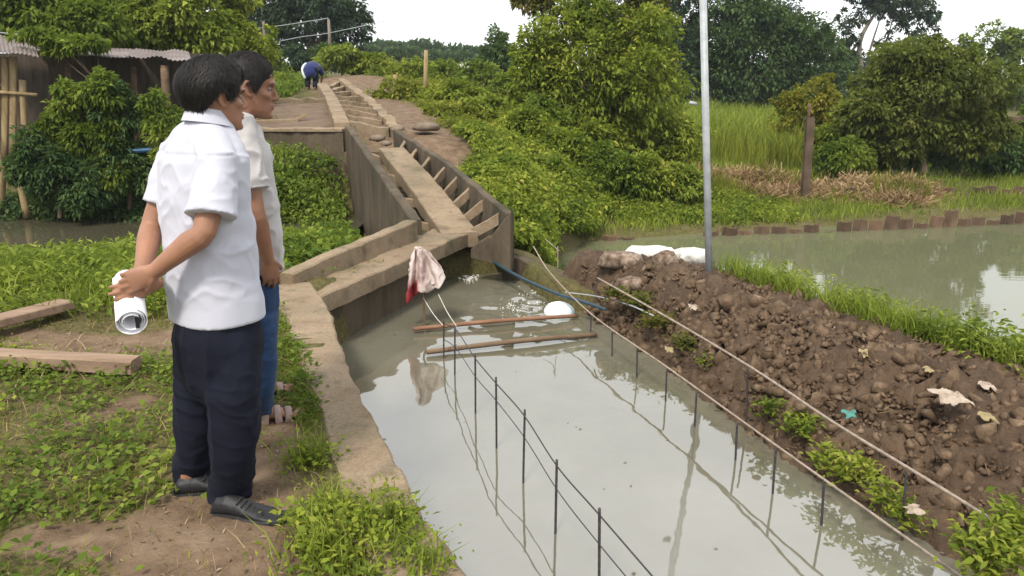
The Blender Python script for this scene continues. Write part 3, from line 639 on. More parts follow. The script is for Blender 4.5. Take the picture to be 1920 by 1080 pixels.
for k, (bl, base, y, m, lb, n) in enumerate([
    ([(130, 200, 38, 45), (190, 175, 42, 38), (150, 262, 45, 38), (205, 255, 24, 48), (222, 330, 22, 34), (95, 240, 22, 36)], (150, 370), 11.9, 'mid', 'dense dark leaved bush growing in front of the shack', 15000),
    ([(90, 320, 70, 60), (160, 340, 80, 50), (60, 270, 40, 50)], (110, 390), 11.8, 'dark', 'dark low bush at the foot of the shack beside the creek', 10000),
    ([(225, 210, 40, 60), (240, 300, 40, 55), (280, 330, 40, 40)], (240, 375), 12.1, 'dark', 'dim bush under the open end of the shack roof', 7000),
    ([(310, 220, 40, 60), (325, 290, 40, 60), (345, 350, 40, 40)], (325, 380), 12.0, 'mid', 'bush half hidden behind the man in the white shirt', 7000)]):
    tree('bush', yp(*base, y), blobpx(bl, y), n, .08, LF[m], M['bark'], lb, 'bush', trunk_r=.04, limbs=9, per=22, W=.4)
y = 12.5
tree('creeper', yp(200, 180, y), blobpx([(150, 80, 70, 10), (60, 68, 50, 9), (110, 94, 30, 8)], y), 2600, .085, LF['mid'], M['bark'], 'leafy creeper lying over the tin roofs of the shack', 'creeper', trunk_r=.03, limbs=6, per=20)
# -- shrubs of the hillside, right of the channel, nearest last
SH = [(545, 112, 60, 30, 33, 'deep', 'dark bush under the large dark hilltop tree'), (610, 108, 50, 26, 34, 'dark', 'dark hedge like bush right under the hilltop tree, behind the lime shrub'), (480, 120, 60, 34, 31, 'mid', 'bush between the rounded light green tree and the hilltop tree'), (640, 105, 50, 22, 27, 'lime', 'low lime green shrub at the crest right of the hilltop path'), (700, 122, 55, 22, 27, 'bright', 'green shrub on the crest below the gap in the trees'), (765, 138, 60, 26, 26, 'bright', 'green shrub left of the bamboo stake on the skyline'), (835, 135, 55, 25, 30, 'mid', 'darker shrub right behind the bamboo stake'),
      (900, 150, 50, 40, 28, 'mid', 'bushy shrub left of the yellow green tree below the far roof'), (935, 105, 35, 50, 32, 'dark', 'dark young tree at the right edge of the sky gap'), (960, 170, 50, 45, 24, 'mid', 'dense shrub tucked beside the yellow green tree'), (760, 178, 65, 25, 20.5, 'olive', 'olive shrub on the slope below the bamboo stake'), (850, 182, 70, 28, 19.5, 'bright', 'bright shrub halfway down the green slope'),
      (920, 215, 70, 34, 17.5, 'lime', 'lime shrub on the slope left of the yellow green tree'), (860, 215, 55, 22, 17, 'olive', 'low olive scrub beside the bare dirt patch'), (985, 240, 65, 45, 15.5, 'bright', 'rounded shrub at the foot of the yellow green tree'), (1010, 215, 50, 40, 16.2, 'mid', 'mid green bush behind the fallen concrete piece'),
      (1060, 300, 70, 55, 14.6, 'bright', 'leafy bush on the shore below the yellow green tree'), (1130, 330, 75, 60, 14.4, 'mid', 'broad dark centred bush on the shore under the tree'), (1200, 335, 65, 55, 14.5, 'bright', 'bright bush on the shore left of the metal pole'), (1270, 345, 55, 42, 14.6, 'lime', 'low lime bush behind the metal pole'),
      (1020, 345, 60, 50, 13.6, 'mid', 'hanging bush at the water edge beside the vine slope'), (1090, 385, 60, 28, 13.6, 'bright', 'low spreading bush dipping into the green water'), (1240, 250, 60, 50, 18.5, 'bright', 'bush at the back of the shore just left of the pole'),
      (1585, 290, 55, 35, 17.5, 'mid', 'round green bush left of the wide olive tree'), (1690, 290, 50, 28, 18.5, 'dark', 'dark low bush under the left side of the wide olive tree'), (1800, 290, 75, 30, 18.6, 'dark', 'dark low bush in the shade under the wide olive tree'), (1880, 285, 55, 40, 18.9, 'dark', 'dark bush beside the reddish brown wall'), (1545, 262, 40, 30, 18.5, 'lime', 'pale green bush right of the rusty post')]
for (x, yb, r1, r2, y, m, lb) in SH:
    b = yp(x, yb + r2 * .9, y); zb = hz1(b[0], y); b[2] = min(b[2], zb + .1)
    tree('shrub', b, blobpx([(x, yb, r1, r2), (x - r1 * .55, yb + r2 * .3, r1 * .55, r2 * .6), (x + r1 * .5, yb + r2 * .25, r1 * .6, r2 * .7), (x + r1 * .1, yb - r2 * .4, r1 * .5, r2 * .6)], y), int(2200 + r1 * r2 * 1.1), .045 + .0028 * y, LF[m], M['bark'], lb, 'shrub', 'shrubs on the green slope', trunk_r=.03, limbs=4, per=20)
# distant wooded hill
P = []; D = []
for x0, y0, rx, ry, yy in [(720, 100, 50, 16, 95), (790, 100, 50, 18, 100), (855, 104, 45, 14, 105), (905, 106, 40, 14, 98), (760, 112, 60, 14, 80), (840, 120, 60, 14, 75), (930, 110, 40, 20, 85), (690, 108, 40, 14, 80)]:
    p_, d_, _ = crown_pts(blobpx([(x0, y0, rx, ry), (x0 + 20, y0 - ry * .4, rx * .4, ry * .6), (x0 - 22, y0 - ry * .3, rx * .4, ry * .6)], yy), 2600, .25, 20); P.append(p_); D.append(d_)
P = np.concatenate(P); V, F = leaves(P, np.concatenate(D), .5 * RNG.uniform(.6, 1.3, len(P)), .7); obj('distant_woods', V, F, LF['far'], kind='stuff')
# -- ground cover
def on_ground(X, Y): return np.stack([X, Y, hz(X, Y)], -1)
def scatter(n, x0, x1, y0, y1, dens):
    X = RNG.uniform(x0, x1, n); Y = RNG.uniform(y0, y1, n); k = RNG.uniform(0, 1, n) < dens(X, Y); return X[k], Y[k]
WPOLY = np.array(list(map(tuple, WR)) + [(.05, .6), (-.2, 1.5), (-.44, 2.15), (-.6, 2.45), (-.77, 2.96), (-.94, 3.5), (-1.17, 4.15), (-1.5, 4.85), (-1.8, 5.5), (-1.9, 5.9)])
def clear_left(X, Y):
    return (sd_poly(X, Y, WPOLY) > .0) & (sd_poly(X, Y, TRENCH) > .03) & (sd_poly(X, Y, CREEK) > .1)
def herb(name, n, x0, x1, y0, y1, dens, leaf, mat, hgt=.06, per=10, spread=.05, up=.3, W=.6, clear=clear_left, label=None, base=on_ground):
    X, Y = scatter(n, x0, x1, y0, y1, dens); k = clear(X, Y); X, Y = X[k], Y[k]
    c = base(X, Y); i = np.repeat(np.arange(len(X)), per); m = len(i)
    hh = hgt * np.repeat(RNG.uniform(.35, 1.3, len(X)), per) * RNG.uniform(.05, 1, m)
    e = RNG.normal(0, spread, (m, 2)); P = c[i] + np.c_[e, hh]
    a = RNG.uniform(0, 2 * math.pi, m); D = np.c_[np.cos(a), np.sin(a), RNG.normal(up, .3, m)]
    V, F = leaves(P, D, leaf * RNG.uniform(.5, 1.35, m), W, .3); return obj(name, V, F, mat, kind='stuff', label=label)
def turf(name, n, x0, x1, y0, y1, dens, h, w, mat, lean=.5, clear=clear_left, label=None, base=on_ground):
    X, Y = scatter(n, x0, x1, y0, y1, dens); k = clear(X, Y); X, Y = X[k], Y[k]
    P = base(X, Y); V, b = blades(P, h * RNG.uniform(.4, 1.3, len(P)), w * RNG.uniform(.6, 1.3, len(P)), lean); return blade_mesh(name, V, b, mat, kind='stuff', label=label)
def patch(X, Y, f, lo, hi, s): return sstep(lo, hi, n2(X, Y, f, 3, s) * .5 + .5)
dl = lambda X, Y: (1 - bare(X, Y)) * (.06 + .94 * patch(X, Y, 1.3, .41, .58, 2.)) * np.where(np.hypot(X, Y) > 8.5, .5, 1)
herb('low_weeds', 7000, -6.5, 0, 1.5, 7.4, dl, .037, LF['mid'], .075, 11, .05, W=.62, label='low broad leaved weeds carpeting the near bank')
herb('clover_patches', 3800, -4.5, 0, 1.5, 6.0, lambda X, Y: (1 - bare(X, Y)) * patch(X, Y, 1.6, .52, .62, 7.), (.028), LF['bright'], .085, 12, .045, W=.7, label='brighter weed patches on the near bank')
turf('short_grass', 42000, -6.5, .2, 1.5, 7.4, lambda X, Y: (1 - .93 * bare(X, Y)) * (.25 + .75 * patch(X, Y, .9, .35, .6, 5.)), .05, .0022, LF['olive'], .9, label='short sparse grass on the near bank')
litter = leaf_mat('dead_leaf', [(0, (.07, .045, .025)), (.5, (.17, .115, .07)), (1, (.32, .25, .17))], .1)
turf('dry_grass', 15000, -6.5, .1, 1.5, 7.2, lambda X, Y: (.25 + .75 * patch(X, Y, 1.1, .4, .6, 17.)) * (1 - .7 * bare(X, Y)), .05, .002, LF['straw'], 2.2, label='dry trampled blades in the grass of the near bank')
herb('leaf_litter', 4600, -5, .1, 1.5, 7, lambda X, Y: .8 + 0 * X, .026, litter, .012, 2, .06, .0, W=.35, label='dry leaf and straw litter')
# tall bright tufts along the creek edge and behind the men
dk = lambda X, Y: patch(X, Y, 1.2, .36, .52, 9.) * (sstep(5.1, 5.9, Y) + .5 * sstep(-1.9, -2.6, X) * sstep(4.6, 5.4, Y))
herb('bank_weeds', 3600, -7, -1.95, 4.9, 8.0, dk, .07, LF['lime'], .23, 14, .06, .5, W=.38, label='tall bright weeds along the creek edge')
turf('bank_grass', 22000, -7, -1.95, 4.9, 8.3, dk, .20, .005, LF['lime'], .7, label='long grass along the creek edge')
# tufts by the bottom end of the wall
def near_wall_d(X, Y):
    q = np.array([gp(575, 880)[:2], gp(612, 985)[:2], gp(690, 1010)[:2], gp(745, 1000)[:2], gp(810, 1070)[:2], gp(620, 1050)[:2]]); r = [.07, .08, .14, .09, .10, .12]
    m = 0
    for a, b in zip(q, r): m = np.maximum(m, np.exp(-((X - a[0]) ** 2 + (Y - a[1]) ** 2) / b ** 2))
    return m
anyw = lambda X, Y: sd_poly(X, Y, TRENCH) > .02
def on_wall(X, Y):
    z = hz(X, Y); return np.stack([X, Y, np.maximum(z, np.where(sd_poly(X, Y, WPOLY) < 0, .02, z))], -1)
herb('wall_weeds', 2600, -1.2, .15, 2.0, 3.6, near_wall_d, .030, LF['bright'], .10, 12, .04, .4, W=.5, clear=anyw, base=on_wall, label='weeds spilling over the lower end of the curved wall')
turf('wall_grass', 9000, -1.2, .15, 2.0, 3.6, near_wall_d, .13, .003, LF['lime'], .7, clear=anyw, base=on_wall, label='grass spilling over the lower end of the curved wall')
def edge_d(X, Y):
    d = sd_poly(X, Y, WPOLY); return np.exp(-((d - .05) / .05) ** 2) * patch(X, Y, 2.2, .42, .6, 61.) * (Y < 5.7) * (X < .2) * (sd_poly(X, Y, TRENCH) > .22)
herb('edge_weeds', 26000, -2.2, .1, 1.8, 5.7, edge_d, .022, LF['mid'], .04, 7, .03, .4, W=.55, clear=anyw, base=on_wall, label='small weeds lapping over the land side of the curved wall')
turf('edge_grass', 60000, -2.2, .1, 1.8, 5.7, edge_d, .05, .0022, LF['olive'], .9, clear=anyw, base=on_wall, label='short grass along the land side of the curved wall')
# vines smothering the slope left of the flume
anyp = lambda X, Y: np.ones(X.shape, bool)
def vine_bed(name, poly, n, hfun, leaf, mat, label, per=14):
    x0, y0 = poly.min(0); x1, y1 = poly.max(0); X, Y = scatter(n, x0, x1, y0, y1, lambda X, Y: (sd_poly(X, Y, poly) < 0) * 1.0)
    if name == 'vines': k = bare(X, Y) < .55; X, Y = X[k], Y[k]
    z = hz(X, Y) + hfun(X, Y); i = np.repeat(np.arange(len(X)), per); m = len(i)
    sz = .10 + .05 * RNG.uniform(0, 1, len(X)); e = nrm(RNG.normal(size=(m, 3))) * RNG.uniform(.1, 1, (m, 1)) ** .5 * sz[i][:, None] * np.array([1.4, 1.4, .9])
    P = np.stack([X, Y, z], -1)[i] + e; D = nrm(e * 3 + RNG.normal(0, .5, e.shape) + np.array([0, -.25, -.25]))
    V, F = leaves(P, D, leaf * RNG.uniform(.6, 1.3, m), .55, .25, .2); return obj(name, V, F, mat, kind='stuff', label=label)
VL = np.array([(-1.95, 6.5), (-1.5, 7.3), (-1.95, 8.9), (-2.45, 11.0), (-2.95, 13.2), (-4.3, 13.3), (-3.9, 11.6), (-3.1, 9.3), (-2.9, 7.4)])
mound = lambda f, a, s: (lambda X, Y: a * (.5 + .9 * n2(X, Y, f, 3, s)))
vine_bed('vines', VL, 3300, lambda X, Y: (.12 + .5 * np.clip((Y - 7) / 5, 0, 1)) * (.75 + .8 * n2(X, Y, 1.1, 3, 6.)), .085, LF['mid'], 'leafy vines smothering the hollow beside the flume wall')
VR = np.array([(.15, 8.75), (-.4, 9.6), (-1.05, 11.3), (-1.6, 12.9), (-1.0, 14.0), (.5, 14.6), (1.7, 13.6), (1.25, 12.5), (.55, 11.2), (.45, 9.4)])
vine_bed('vines', VR, 5200, lambda X, Y: .22 + .38 * (n2(X, Y, .95, 3, 12.) + .2), .085, LF['bright'], 'bright trailing vines covering the slope right of the flume')
vine_bed('vines', np.array([(-1.6, 13.6), (-3.2, 18.5), (-4.6, 23.5), (-3.4, 27), (0, 27), (2.5, 20), (3.5, 16), (1.5, 14.2)]), 5200, lambda X, Y: np.where(bare(X, Y) > .4, -.3, .10 + .25 * n2(X, Y, .6, 3, 14.)), .11, LF['olive'], 'green scrub covering the open hillside')
vine_bed('vines', np.array([(-5.4, 19.5), (-4.5, 15.6), (-7, 14), (-12, 13.5), (-14, 24), (-7, 30), (-6.2, 24)]), 3600, lambda X, Y: .15 + .3 * n2(X, Y, .6, 3, 15.), .11, LF['mid'], 'scrub around the shack and behind the retaining wall')
# creek bank under the shack
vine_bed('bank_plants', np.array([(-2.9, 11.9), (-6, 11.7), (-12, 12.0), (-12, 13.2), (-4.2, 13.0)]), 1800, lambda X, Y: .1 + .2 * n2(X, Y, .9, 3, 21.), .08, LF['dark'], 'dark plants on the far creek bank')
# far bank: short grass, reeds, dry brush heaps
farg = lambda X, Y: (sd_poly(X, Y, POND) > .15)
turf('far_meadow', 42000, 2.5, 15, 21, 38, lambda X, Y: .3 + .7 * patch(X, Y, .3, .3, .6, 81.), .55, .02, LF['lime'], .6, farg, label='bright meadow behind the reeds')
turf('brush_grass', 9000, 2.5, 9, 15.4, 17.4, lambda X, Y: patch(X, Y, 1.0, .45, .6, 83.), .38, .009, LF['olive'], .6, farg, label='grass growing through the dry brush')
turf('far_grass', 90000, 1.2, 16, 12.6, 24, lambda X, Y: .25 + .75 * patch(X, Y, .5, .3, .6, 30.), .16, .009, LF['lime'], .6, farg, label='grass of the far bank')
vine_bed('far_weeds', np.array([(1.8, 13.3), (5.2, 14.0), (5.4, 15.4), (4.0, 17.2), (1.0, 16.6)]), 2600, lambda X, Y: .04 + .12 * n2(X, Y, .9, 3, 33.), .08, LF['bright'], 'weeds along the far shore')
def reed_d(X, Y):
    m = np.zeros(X.shape)
    for px, r in [(1345, .5), (1395, .5), (1450, .6), (1500, .5), (1560, .5)]:
        a = yp(px, 250, 19.5); m = np.maximum(m, np.exp(-(((X - a[0]) / r) ** 2 + ((Y - 19.6) / .9) ** 2)))
    return m * (.25 + .75 * patch(X, Y, 1.1, .42, .58, 71.))
X, Y = scatter(9000, 3.5, 11, 17.6, 22, reed_d); tu = RNG.integers(0, 420, len(X)); cx_, cy_ = X[:420], Y[:420]; X = cx_[tu % len(cx_)] + RNG.normal(0, .10, len(X)); Y = cy_[tu % len(cy_)] + RNG.normal(0, .10, len(Y))
hh = (RNG.uniform(.35, 1.35, 420) ** 1.2)[tu] * RNG.uniform(.6, 1.1, len(X)) * 1.05
V, b = blades(on_ground(X, Y), hh, .014 * RNG.uniform(.6, 1.4, len(X)), .45); blade_mesh('reeds', V, b, LF['olive'], kind='stuff', label='tall pale reeds behind the dry brush')
def stalks(name, heaps, n, mat, label):
    P = []; Q = []
    for (px, py, y, rx, ry, h) in heaps:
        c = yp(px, py, y); k = n; a = RNG.uniform(0, 6.283, k); r = RNG.uniform(0, 1, k) ** .6
        X = c[0] + np.cos(a) * r * rx; Y = c[1] + np.sin(a) * r * ry; z = np.maximum(hz(X, Y), Z_POND + .1) + h * (1 - r ** 2) * RNG.uniform(.4, 1.05, k)
        P.append(np.stack([X, Y, z], -1)); Q.append(nrm(np.c_[RNG.normal(0, 1, k), RNG.normal(0, .6, k), RNG.normal(-.05, .35, k)]))
    P = np.concatenate(P); Q = np.concatenate(Q); m = len(P); L = RNG.uniform(.25, .75, m)[:, None]
    S = nrm(np.cross(Q, RNG.normal(size=(m, 3)))) * RNG.uniform(.004, .011, (m, 1))
    V = np.stack([P - S - Q * L / 2, P + S - Q * L / 2, P + S + Q * L / 2 - [0, 0, .04], P - S + Q * L / 2 - [0, 0, .04]], 1).reshape(-1, 3)
    return obj(name, V, (np.arange(m) * 4)[:, None] + np.arange(4)[None], mat, kind='stuff', label=label)
stalks('dry_brush', [(1440, 300, 16.6, .95, .7, .28), (1380, 305, 16.5, .8, .6, .25), (1620, 318, 16.4, 1.2, .6, .22), (1700, 330, 16.2, .8, .5, .22), (1520, 330, 15.9, 1.0, .5, .15), (1330, 300, 16.6, .5, .5, .2), (1450, 340, 15.6, .7, .4, .12), (1680, 350, 15.4, .7, .4, .1)], 1900, LF['straw'], 'heaps of dry brown stalks on the far bank')
X, Y = scatter(2400, -1.4, 1.7, 2.2, 7.5, lambda X, Y: np.exp(-(sd_poly(X, Y, TRENCH) / .10) ** 2) + .03); k = (sd_poly(X, Y, TRENCH) < -.02) & (X < 1.2); X, Y = X[k], Y[k]
a = RNG.uniform(0, 6.283, len(X)); V, F = leaves(np.c_[X, Y, np.full(len(X), Z_TRENCH + .004)], np.c_[np.cos(a), np.sin(a), 0 * a], RNG.uniform(.008, .03, len(X)), .45, .08); obj('floating_debris', V, F, litter, kind='stuff', label='leaf scraps floating along the edges of the trench')
s_ = RNG.uniform(.4, CS[-1] - 2.2, 380); P = dike_point(s_, RNG.uniform(-.4, .85, 380)) + [0, 0, .03]; mb = MB()
for p_ in P:
    a = RNG.uniform(0, 6.28); L = RNG.uniform(.03, .11); d = np.array([math.cos(a), math.sin(a), RNG.normal(0, .3)]) * L; mb.add(*tube(np.array([p_, p_ + d * .5 + RNG.normal(0, .01, 3), p_ + d]), np.array([.0028, .0024, .001]), 4))
V, F = mb.get(); obj('roots', V, F, M['wood'], kind='stuff', label='bits of root and straw sticking out of the mud')
# weeds on the mud embankment
def dherb(name, spots, n, leaf, h, mat, label, W=.45, per=9):
    P = []
    for (px, py, z, r, cnt) in spots:
        c = gp(px, py, z); a = RNG.uniform(0, 6.283, cnt); q = r * RNG.uniform(0, 1, cnt) ** .5
        P.append(np.stack([c[0] + np.cos(a) * q, c[1] + np.sin(a) * q, np.full(cnt, z)], -1))
    P = np.concatenate(P); i = np.repeat(np.arange(len(P)), per); m = len(i)
    Q = P[i] + np.c_[RNG.normal(0, .035, (m, 2)), h * RNG.uniform(-.1, 1, m)]
    a = RNG.uniform(0, 6.283, m); D = np.c_[np.cos(a), np.sin(a), RNG.normal(.35, .3, m)]
    V, F = leaves(Q, D, leaf * RNG.uniform(.6, 1.3, m), W, .3, .15); return obj(name, V, F, mat, kind='stuff', label=label)
def crest_pts(n, s0, s1, t0, t1):
    s_ = RNG.uniform(s0, s1, n); t_ = RNG.uniform(t0, t1, n); k = n2(s_, t_, 1.6, 3, 44.) > -.12; return dike_point(s_[k], t_[k])
c = np.concatenate([crest_pts(900, 1.9, 6.3, -.75, -.30), crest_pts(420, 3.6, 6.5, -.55, -.16), crest_pts(500, 3.9, 6.5, -.75, -.25) + [0, 0, .08]]); i = np.repeat(np.arange(len(c)), 11); m = len(i)
Q = c[i] + np.c_[RNG.normal(0, .04, (m, 2)), np.repeat(RNG.uniform(.04, .26, len(c)), 11) * RNG.uniform(0, 1, m)]
a = RNG.uniform(0, 6.283, m); D = np.c_[np.cos(a), np.sin(a), RNG.normal(.35, .3, m)]
V, F = leaves(Q, D, .05 * RNG.uniform(.6, 1.3, m), .4, .3, .15); obj('crest_weeds', V, F, LF['lime'], kind='stuff', label='bright weeds along the pond side of the embankment')
P = crest_pts(11000, 1.7, 6.6, -.85, -.20)
V, b = blades(P, .2 * RNG.uniform(.4, 1.25, len(P)), .004, .8); blade_mesh('crest_grass', V, b, LF['lime'], kind='stuff', label='grass along the pond side of the embankment')
dherb('slope_weeds', [(1440, 775, -.36, .06, 14), (1500, 810, -.36, .09, 26), (1560, 880, -.38, .09, 26), (1610, 895, -.36, .07, 18), (1670, 950, -.38, .07, 18), (1700, 985, -.42, .06, 14), (1330, 690, -.38, .05, 8)], 0, .045, .10, LF['bright'], 'small green plants rooted at the foot of the mud slope', .4)
dherb('corner_weeds', [(1880, 1045, -.05, .12, 50), (1910, 1000, -.02, .08, 26), (1840, 1075, -.15, .1, 36)], 0, .048, .12, LF['bright'], 'leafy plants in the lower right corner', .35)
dherb('slope_weeds', [(1200, 570, -.22, .10, 30), (1230, 610, -.28, .10, 30), (1160, 560, -.2, .08, 22), (1280, 650, -.33, .08, 18)], 0, .05, .09, LF['rusty'], 'withered yellowish plants on the mud near the sacks', .4)
# ------------------------------------------------------------------ shack at the left edge
def slab_between(P, th):          # quad P (4,3) given a thickness downwards along its normal
    P = np.asarray(P, float); n = nrm(np.cross(P[1] - P[0], P[3] - P[0]))
    if n[2] < 0: n = -n
    V = np.vstack([P, P - n * th]); return V, [[0, 1, 2, 3], [7, 6, 5, 4], [0, 4, 5, 1], [1, 5, 6, 2], [2, 6, 7, 3], [3, 7, 4, 0]]
def corrugated(P, waves, amp, th=.006, nu=60, nv=6, sag=.03):
    P = np.asarray(P, float); u = np.linspace(0, 1, nu); v = np.linspace(0, 1, nv); U, Vv = np.meshgrid(u, v, indexing='ij')
    Q = (P[0] * ((1 - U) * (1 - Vv))[..., None] + P[1] * (U * (1 - Vv))[..., None] + P[2] * (U * Vv)[..., None] + P[3] * ((1 - U) * Vv)[..., None])
    n = nrm(np.cross(P[1] - P[0], P[3] - P[0])); n = n if n[2] > 0 else -n
    z = amp * np.sin(U * waves * 2 * math.pi) + sag * vnoise(np.stack([U * 4, Vv * 3, U * 0 + P[0][0]], -1))
    A = (Q + n * z[..., None]).reshape(-1, 3); B = A - n * th; V = np.vstack([A, B]); F = []; k = nu * nv
    for i in range(nu - 1):
        for j in range(nv - 1):
            a = i * nv + j; F.append([a, a + nv, a + nv + 1, a + 1]); F.append([k + a, k + a + 1, k + a + nv + 1, k + a + nv])
    return V, F
M['tin'] = rough_mat('tin', [(.25, (.07, .05, .042)), (.5, (.17, .135, .125)), (.8, (.30, .26, .25))], 1.5, 30, .3, .004, .6, .3, .4)
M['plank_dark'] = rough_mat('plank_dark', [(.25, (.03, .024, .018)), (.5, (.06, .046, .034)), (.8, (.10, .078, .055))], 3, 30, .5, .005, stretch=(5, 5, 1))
sh = empty('shack', (-6.6, 12.6, -.3), 'bamboo and tin shack overgrown by bushes at the left edge', 'shack')
YS = 12.3
rA = [yp(-60, 92, YS - .5), yp(72, 103, YS - .4), yp(60, 72, YS + 1.9), yp(-60, 66, YS + 1.9)]
V, F = corrugated(rA, 16, .011); obj('roof', V, F, M['tin'], sh, True)
rB = [yp(60, 99, YS + .3), yp(250, 108, YS + .3), yp(250, 92, YS + 2.4), yp(60, 84, YS + 2.4)]
V, F = corrugated(rB, 24, .010); obj('roof', V, F, M['tin'], sh, True)
rC = [yp(232, 105, YS - .1), yp(360, 112, YS), yp(352, 94, YS + 2.2), yp(255, 92, YS + 2.2)]
V, F = corrugated(rC, 15, .010); obj('roof', V, F, M['tin'], sh, True)
for k in range(7):                                                # bamboo slats of the end wall
    x = -66 + k * 15; a = yp(x, 108 + RNG.uniform(-3, 3), YS); b = yp(x + RNG.uniform(-3, 3), 292 + RNG.uniform(-14, 10), YS)
    V, F = tube(np.array([a, a * .5 + b * .5 + RNG.normal(0, .01, 3), b]), (.058, .022), 6, sub=2, up=(0, 1, 0)); obj('bamboo_slat', V, F, M['bamboo'], sh, True)
for (x0, y0, x1, y1, r, dy) in [(42, 150, 50, 335, .05, 0), (26, 300, 52, 396, .06, -.15), (8, 280, 2, 390, .06, .1), (308, 122, 316, 300, .06, .1), (250, 125, 262, 330, .045, 1.2), (128, 120, 132, 360, .05, .9)]:
    V, F = tube(np.array([yp(x0, y0, YS + dy), yp((x0 + x1) / 2 + RNG.uniform(-2, 2), (y0 + y1) / 2, YS + dy), yp(x1, y1 + 12, YS + dy)]), r, 7, sub=3); obj('post', V, F, M['bamboo'] if x0 < 60 else M['wood'], sh, True)
V, F = tube(np.array([yp(-40, 170, YS - .06), yp(70, 178, YS - .04)]), .03, 6); obj('rail', V, F, M['bamboo'], sh, True)
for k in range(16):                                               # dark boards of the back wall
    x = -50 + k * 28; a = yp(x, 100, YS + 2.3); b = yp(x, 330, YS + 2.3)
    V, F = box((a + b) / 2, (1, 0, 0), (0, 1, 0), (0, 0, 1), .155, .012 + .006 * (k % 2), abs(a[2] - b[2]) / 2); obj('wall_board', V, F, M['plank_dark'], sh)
bl = plain('blue_paint', (.03, .10, .20), .6, .3, .3)
V, F = tube(np.array([yp(150, 278, YS - .3), yp(215, 284, YS - .32), yp(300, 280, YS - .3)]), .035, 7, sub=5); obj('blue_pipe', V, F, bl, label='blue pipe lying across the bushes under the shack roof', cat='pipe')
M['timber'] = rough_mat('timber', [(.25, (.13, .085, .055)), (.5, (.25, .17, .115)), (.8, (.34, .25, .18))], 2.0, 22, .5, .005, stretch=(1, 7, 7))
# ------------------------------------------------------------------ boards on the soil behind the men, planks on the bank
def plank(name, a, b, w, h, mat, label, cat, group=None, tilt=0.0, bend=.0):
    a = np.asarray(a, float); b = np.asarray(b, float); d = nrm(b - a); s = nrm(np.cross(d, [0, 0, 1.])); u = nrm(np.cross(s, d))
    s2 = s * math.cos(tilt) + u * math.sin(tilt); u2 = u * math.cos(tilt) - s * math.sin(tilt)
    n = 14; RL = []
    for i in range(n):
        f = i / (n - 1); c = a + (b - a) * f + u * bend * math.sin(f * math.pi)
        ww = w * (1 + .05 * vnoise(np.array([f * 9, a[0], 1.]))); hh = h * (1 + .08 * vnoise(np.array([f * 7, a[1], 5.])))
        ch = .12 * h
        pr = [(-ww / 2 + ch, -hh / 2), (ww / 2 - ch, -hh / 2), (ww / 2, -hh / 2 + ch), (ww / 2, hh / 2 - ch), (ww / 2 - ch, hh / 2), (-ww / 2 + ch, hh / 2), (-ww / 2, hh / 2 - ch), (-ww / 2, -hh / 2 + ch)]
        sk = (RNG.normal(0, .006) if i in (0, n - 1) else 0)
        RL.append(np.array([c + d * (sk + (RNG.normal(0, .008) if i in (0, n - 1) else 0)) + s2 * x + u2 * y for x, y in pr]))
    V, F = rings(RL, 8); return obj(name, V, F, mat, label=label, cat=cat, group=group)
a, b = gp(-260, 655, .10), gp(252, 685, .085)
plank('wooden_beam', a, b, .11, .085, M['timber'], 'long brown timber lying on the weeds at left', 'timber')
a, b = gp(-200, 650, .15), gp(126, 570, .12)
plank('plank', a, b, .15, .06, M['timber'], 'weathered grey brown plank half sunk in weeds above the long timber', 'plank')
a, b = yp(468, 229, 15.2), yp(560, 226, 15.2)
plank('plank', a, b, .10, .07, M['concrete'], 'pale board resting on the soil behind the retaining wall', 'plank')
a, b = yp(545, 232, 15.25), yp(574, 214, 15.3)
plank('plank', a, b, .08, .05, M['bamboo'], 'short raised stick beside the pale board on the soil', 'plank')
# fallen concrete piece on the right slope, flat stones where the steps end
def rock(name, c, r, flat, mat, label, cat='stone', group=None, base=(ICO2_V, ICO2_F), rough=.2, sc=(1, 1)):
    V, F = base; d = nrm(V); rr = 1 + rough * 2.2 * fbm(d * 1.4 + np.array(c) * 3, 3); q = d * rr[:, None]
    q = np.sign(q) * np.abs(q) ** .75
    a = RNG.uniform(0, 6.28); R = np.array([[math.cos(a), -math.sin(a), 0], [math.sin(a), math.cos(a), 0], [0, 0, 1]])
    q = (q * np.array([r * sc[0], r * sc[1], r * flat])) @ R.T
    o = obj(name, q, F, mat, label=label, cat=cat, group=group); o.location = c; return o
for k, (px, py, y, r, lb) in enumerate([(708, 254, 13.05, .14, 'broken flat stone at the foot of the steps'), (724, 264, 12.7, .11, 'small broken stone nearest the flume beam'), (745, 238, 13.8, .13, 'flat stone on the right kerb of the steps')]):
    rock('stone', yp(px, py, y) - [0, 0, .04], r, .4, M['stone'], lb, base=(ICO_V, ICO_F), rough=.3)
rock('stone', yp(800, 238, 14.2), .25, .3, M['stone'], 'broad low stone on the bare slope right of the steps')
# ------------------------------------------------------------------ reinforcement rods of the trench
ORD = ['nearest', 'second nearest', 'third nearest', 'fourth nearest', 'fifth nearest', 'sixth nearest', 'seventh nearest', 'eighth nearest', 'ninth nearest', 'tenth nearest', 'eleventh nearest', 'farthest']
def rebar(name, a, b, r, mat, label, cat='rod', group=None, bend=0.0, sub=6):
    a = np.asarray(a, float); b = np.asarray(b, float); m = (a + b) / 2 + RNG.normal(0, bend, 3) if bend else (a + b) / 2
    L = np.linalg.norm(b - a); n = max(8, int(L / .02)); P = catmull(np.array([a, m, b]), n)
    rr = r * (1 + .09 * (np.arange(n) % 2)); V, F = tube(P, rr, 6); return obj(name, V, F, mat, True if False else None, True, label, cat, group)
rowL = [(1124, 953, 1100), (1044, 862, 1000), (984, 768, 905), (930, 707, 840), (891, 663, 775), (853, 612, 702), (832, 600, 672)]
tops = []
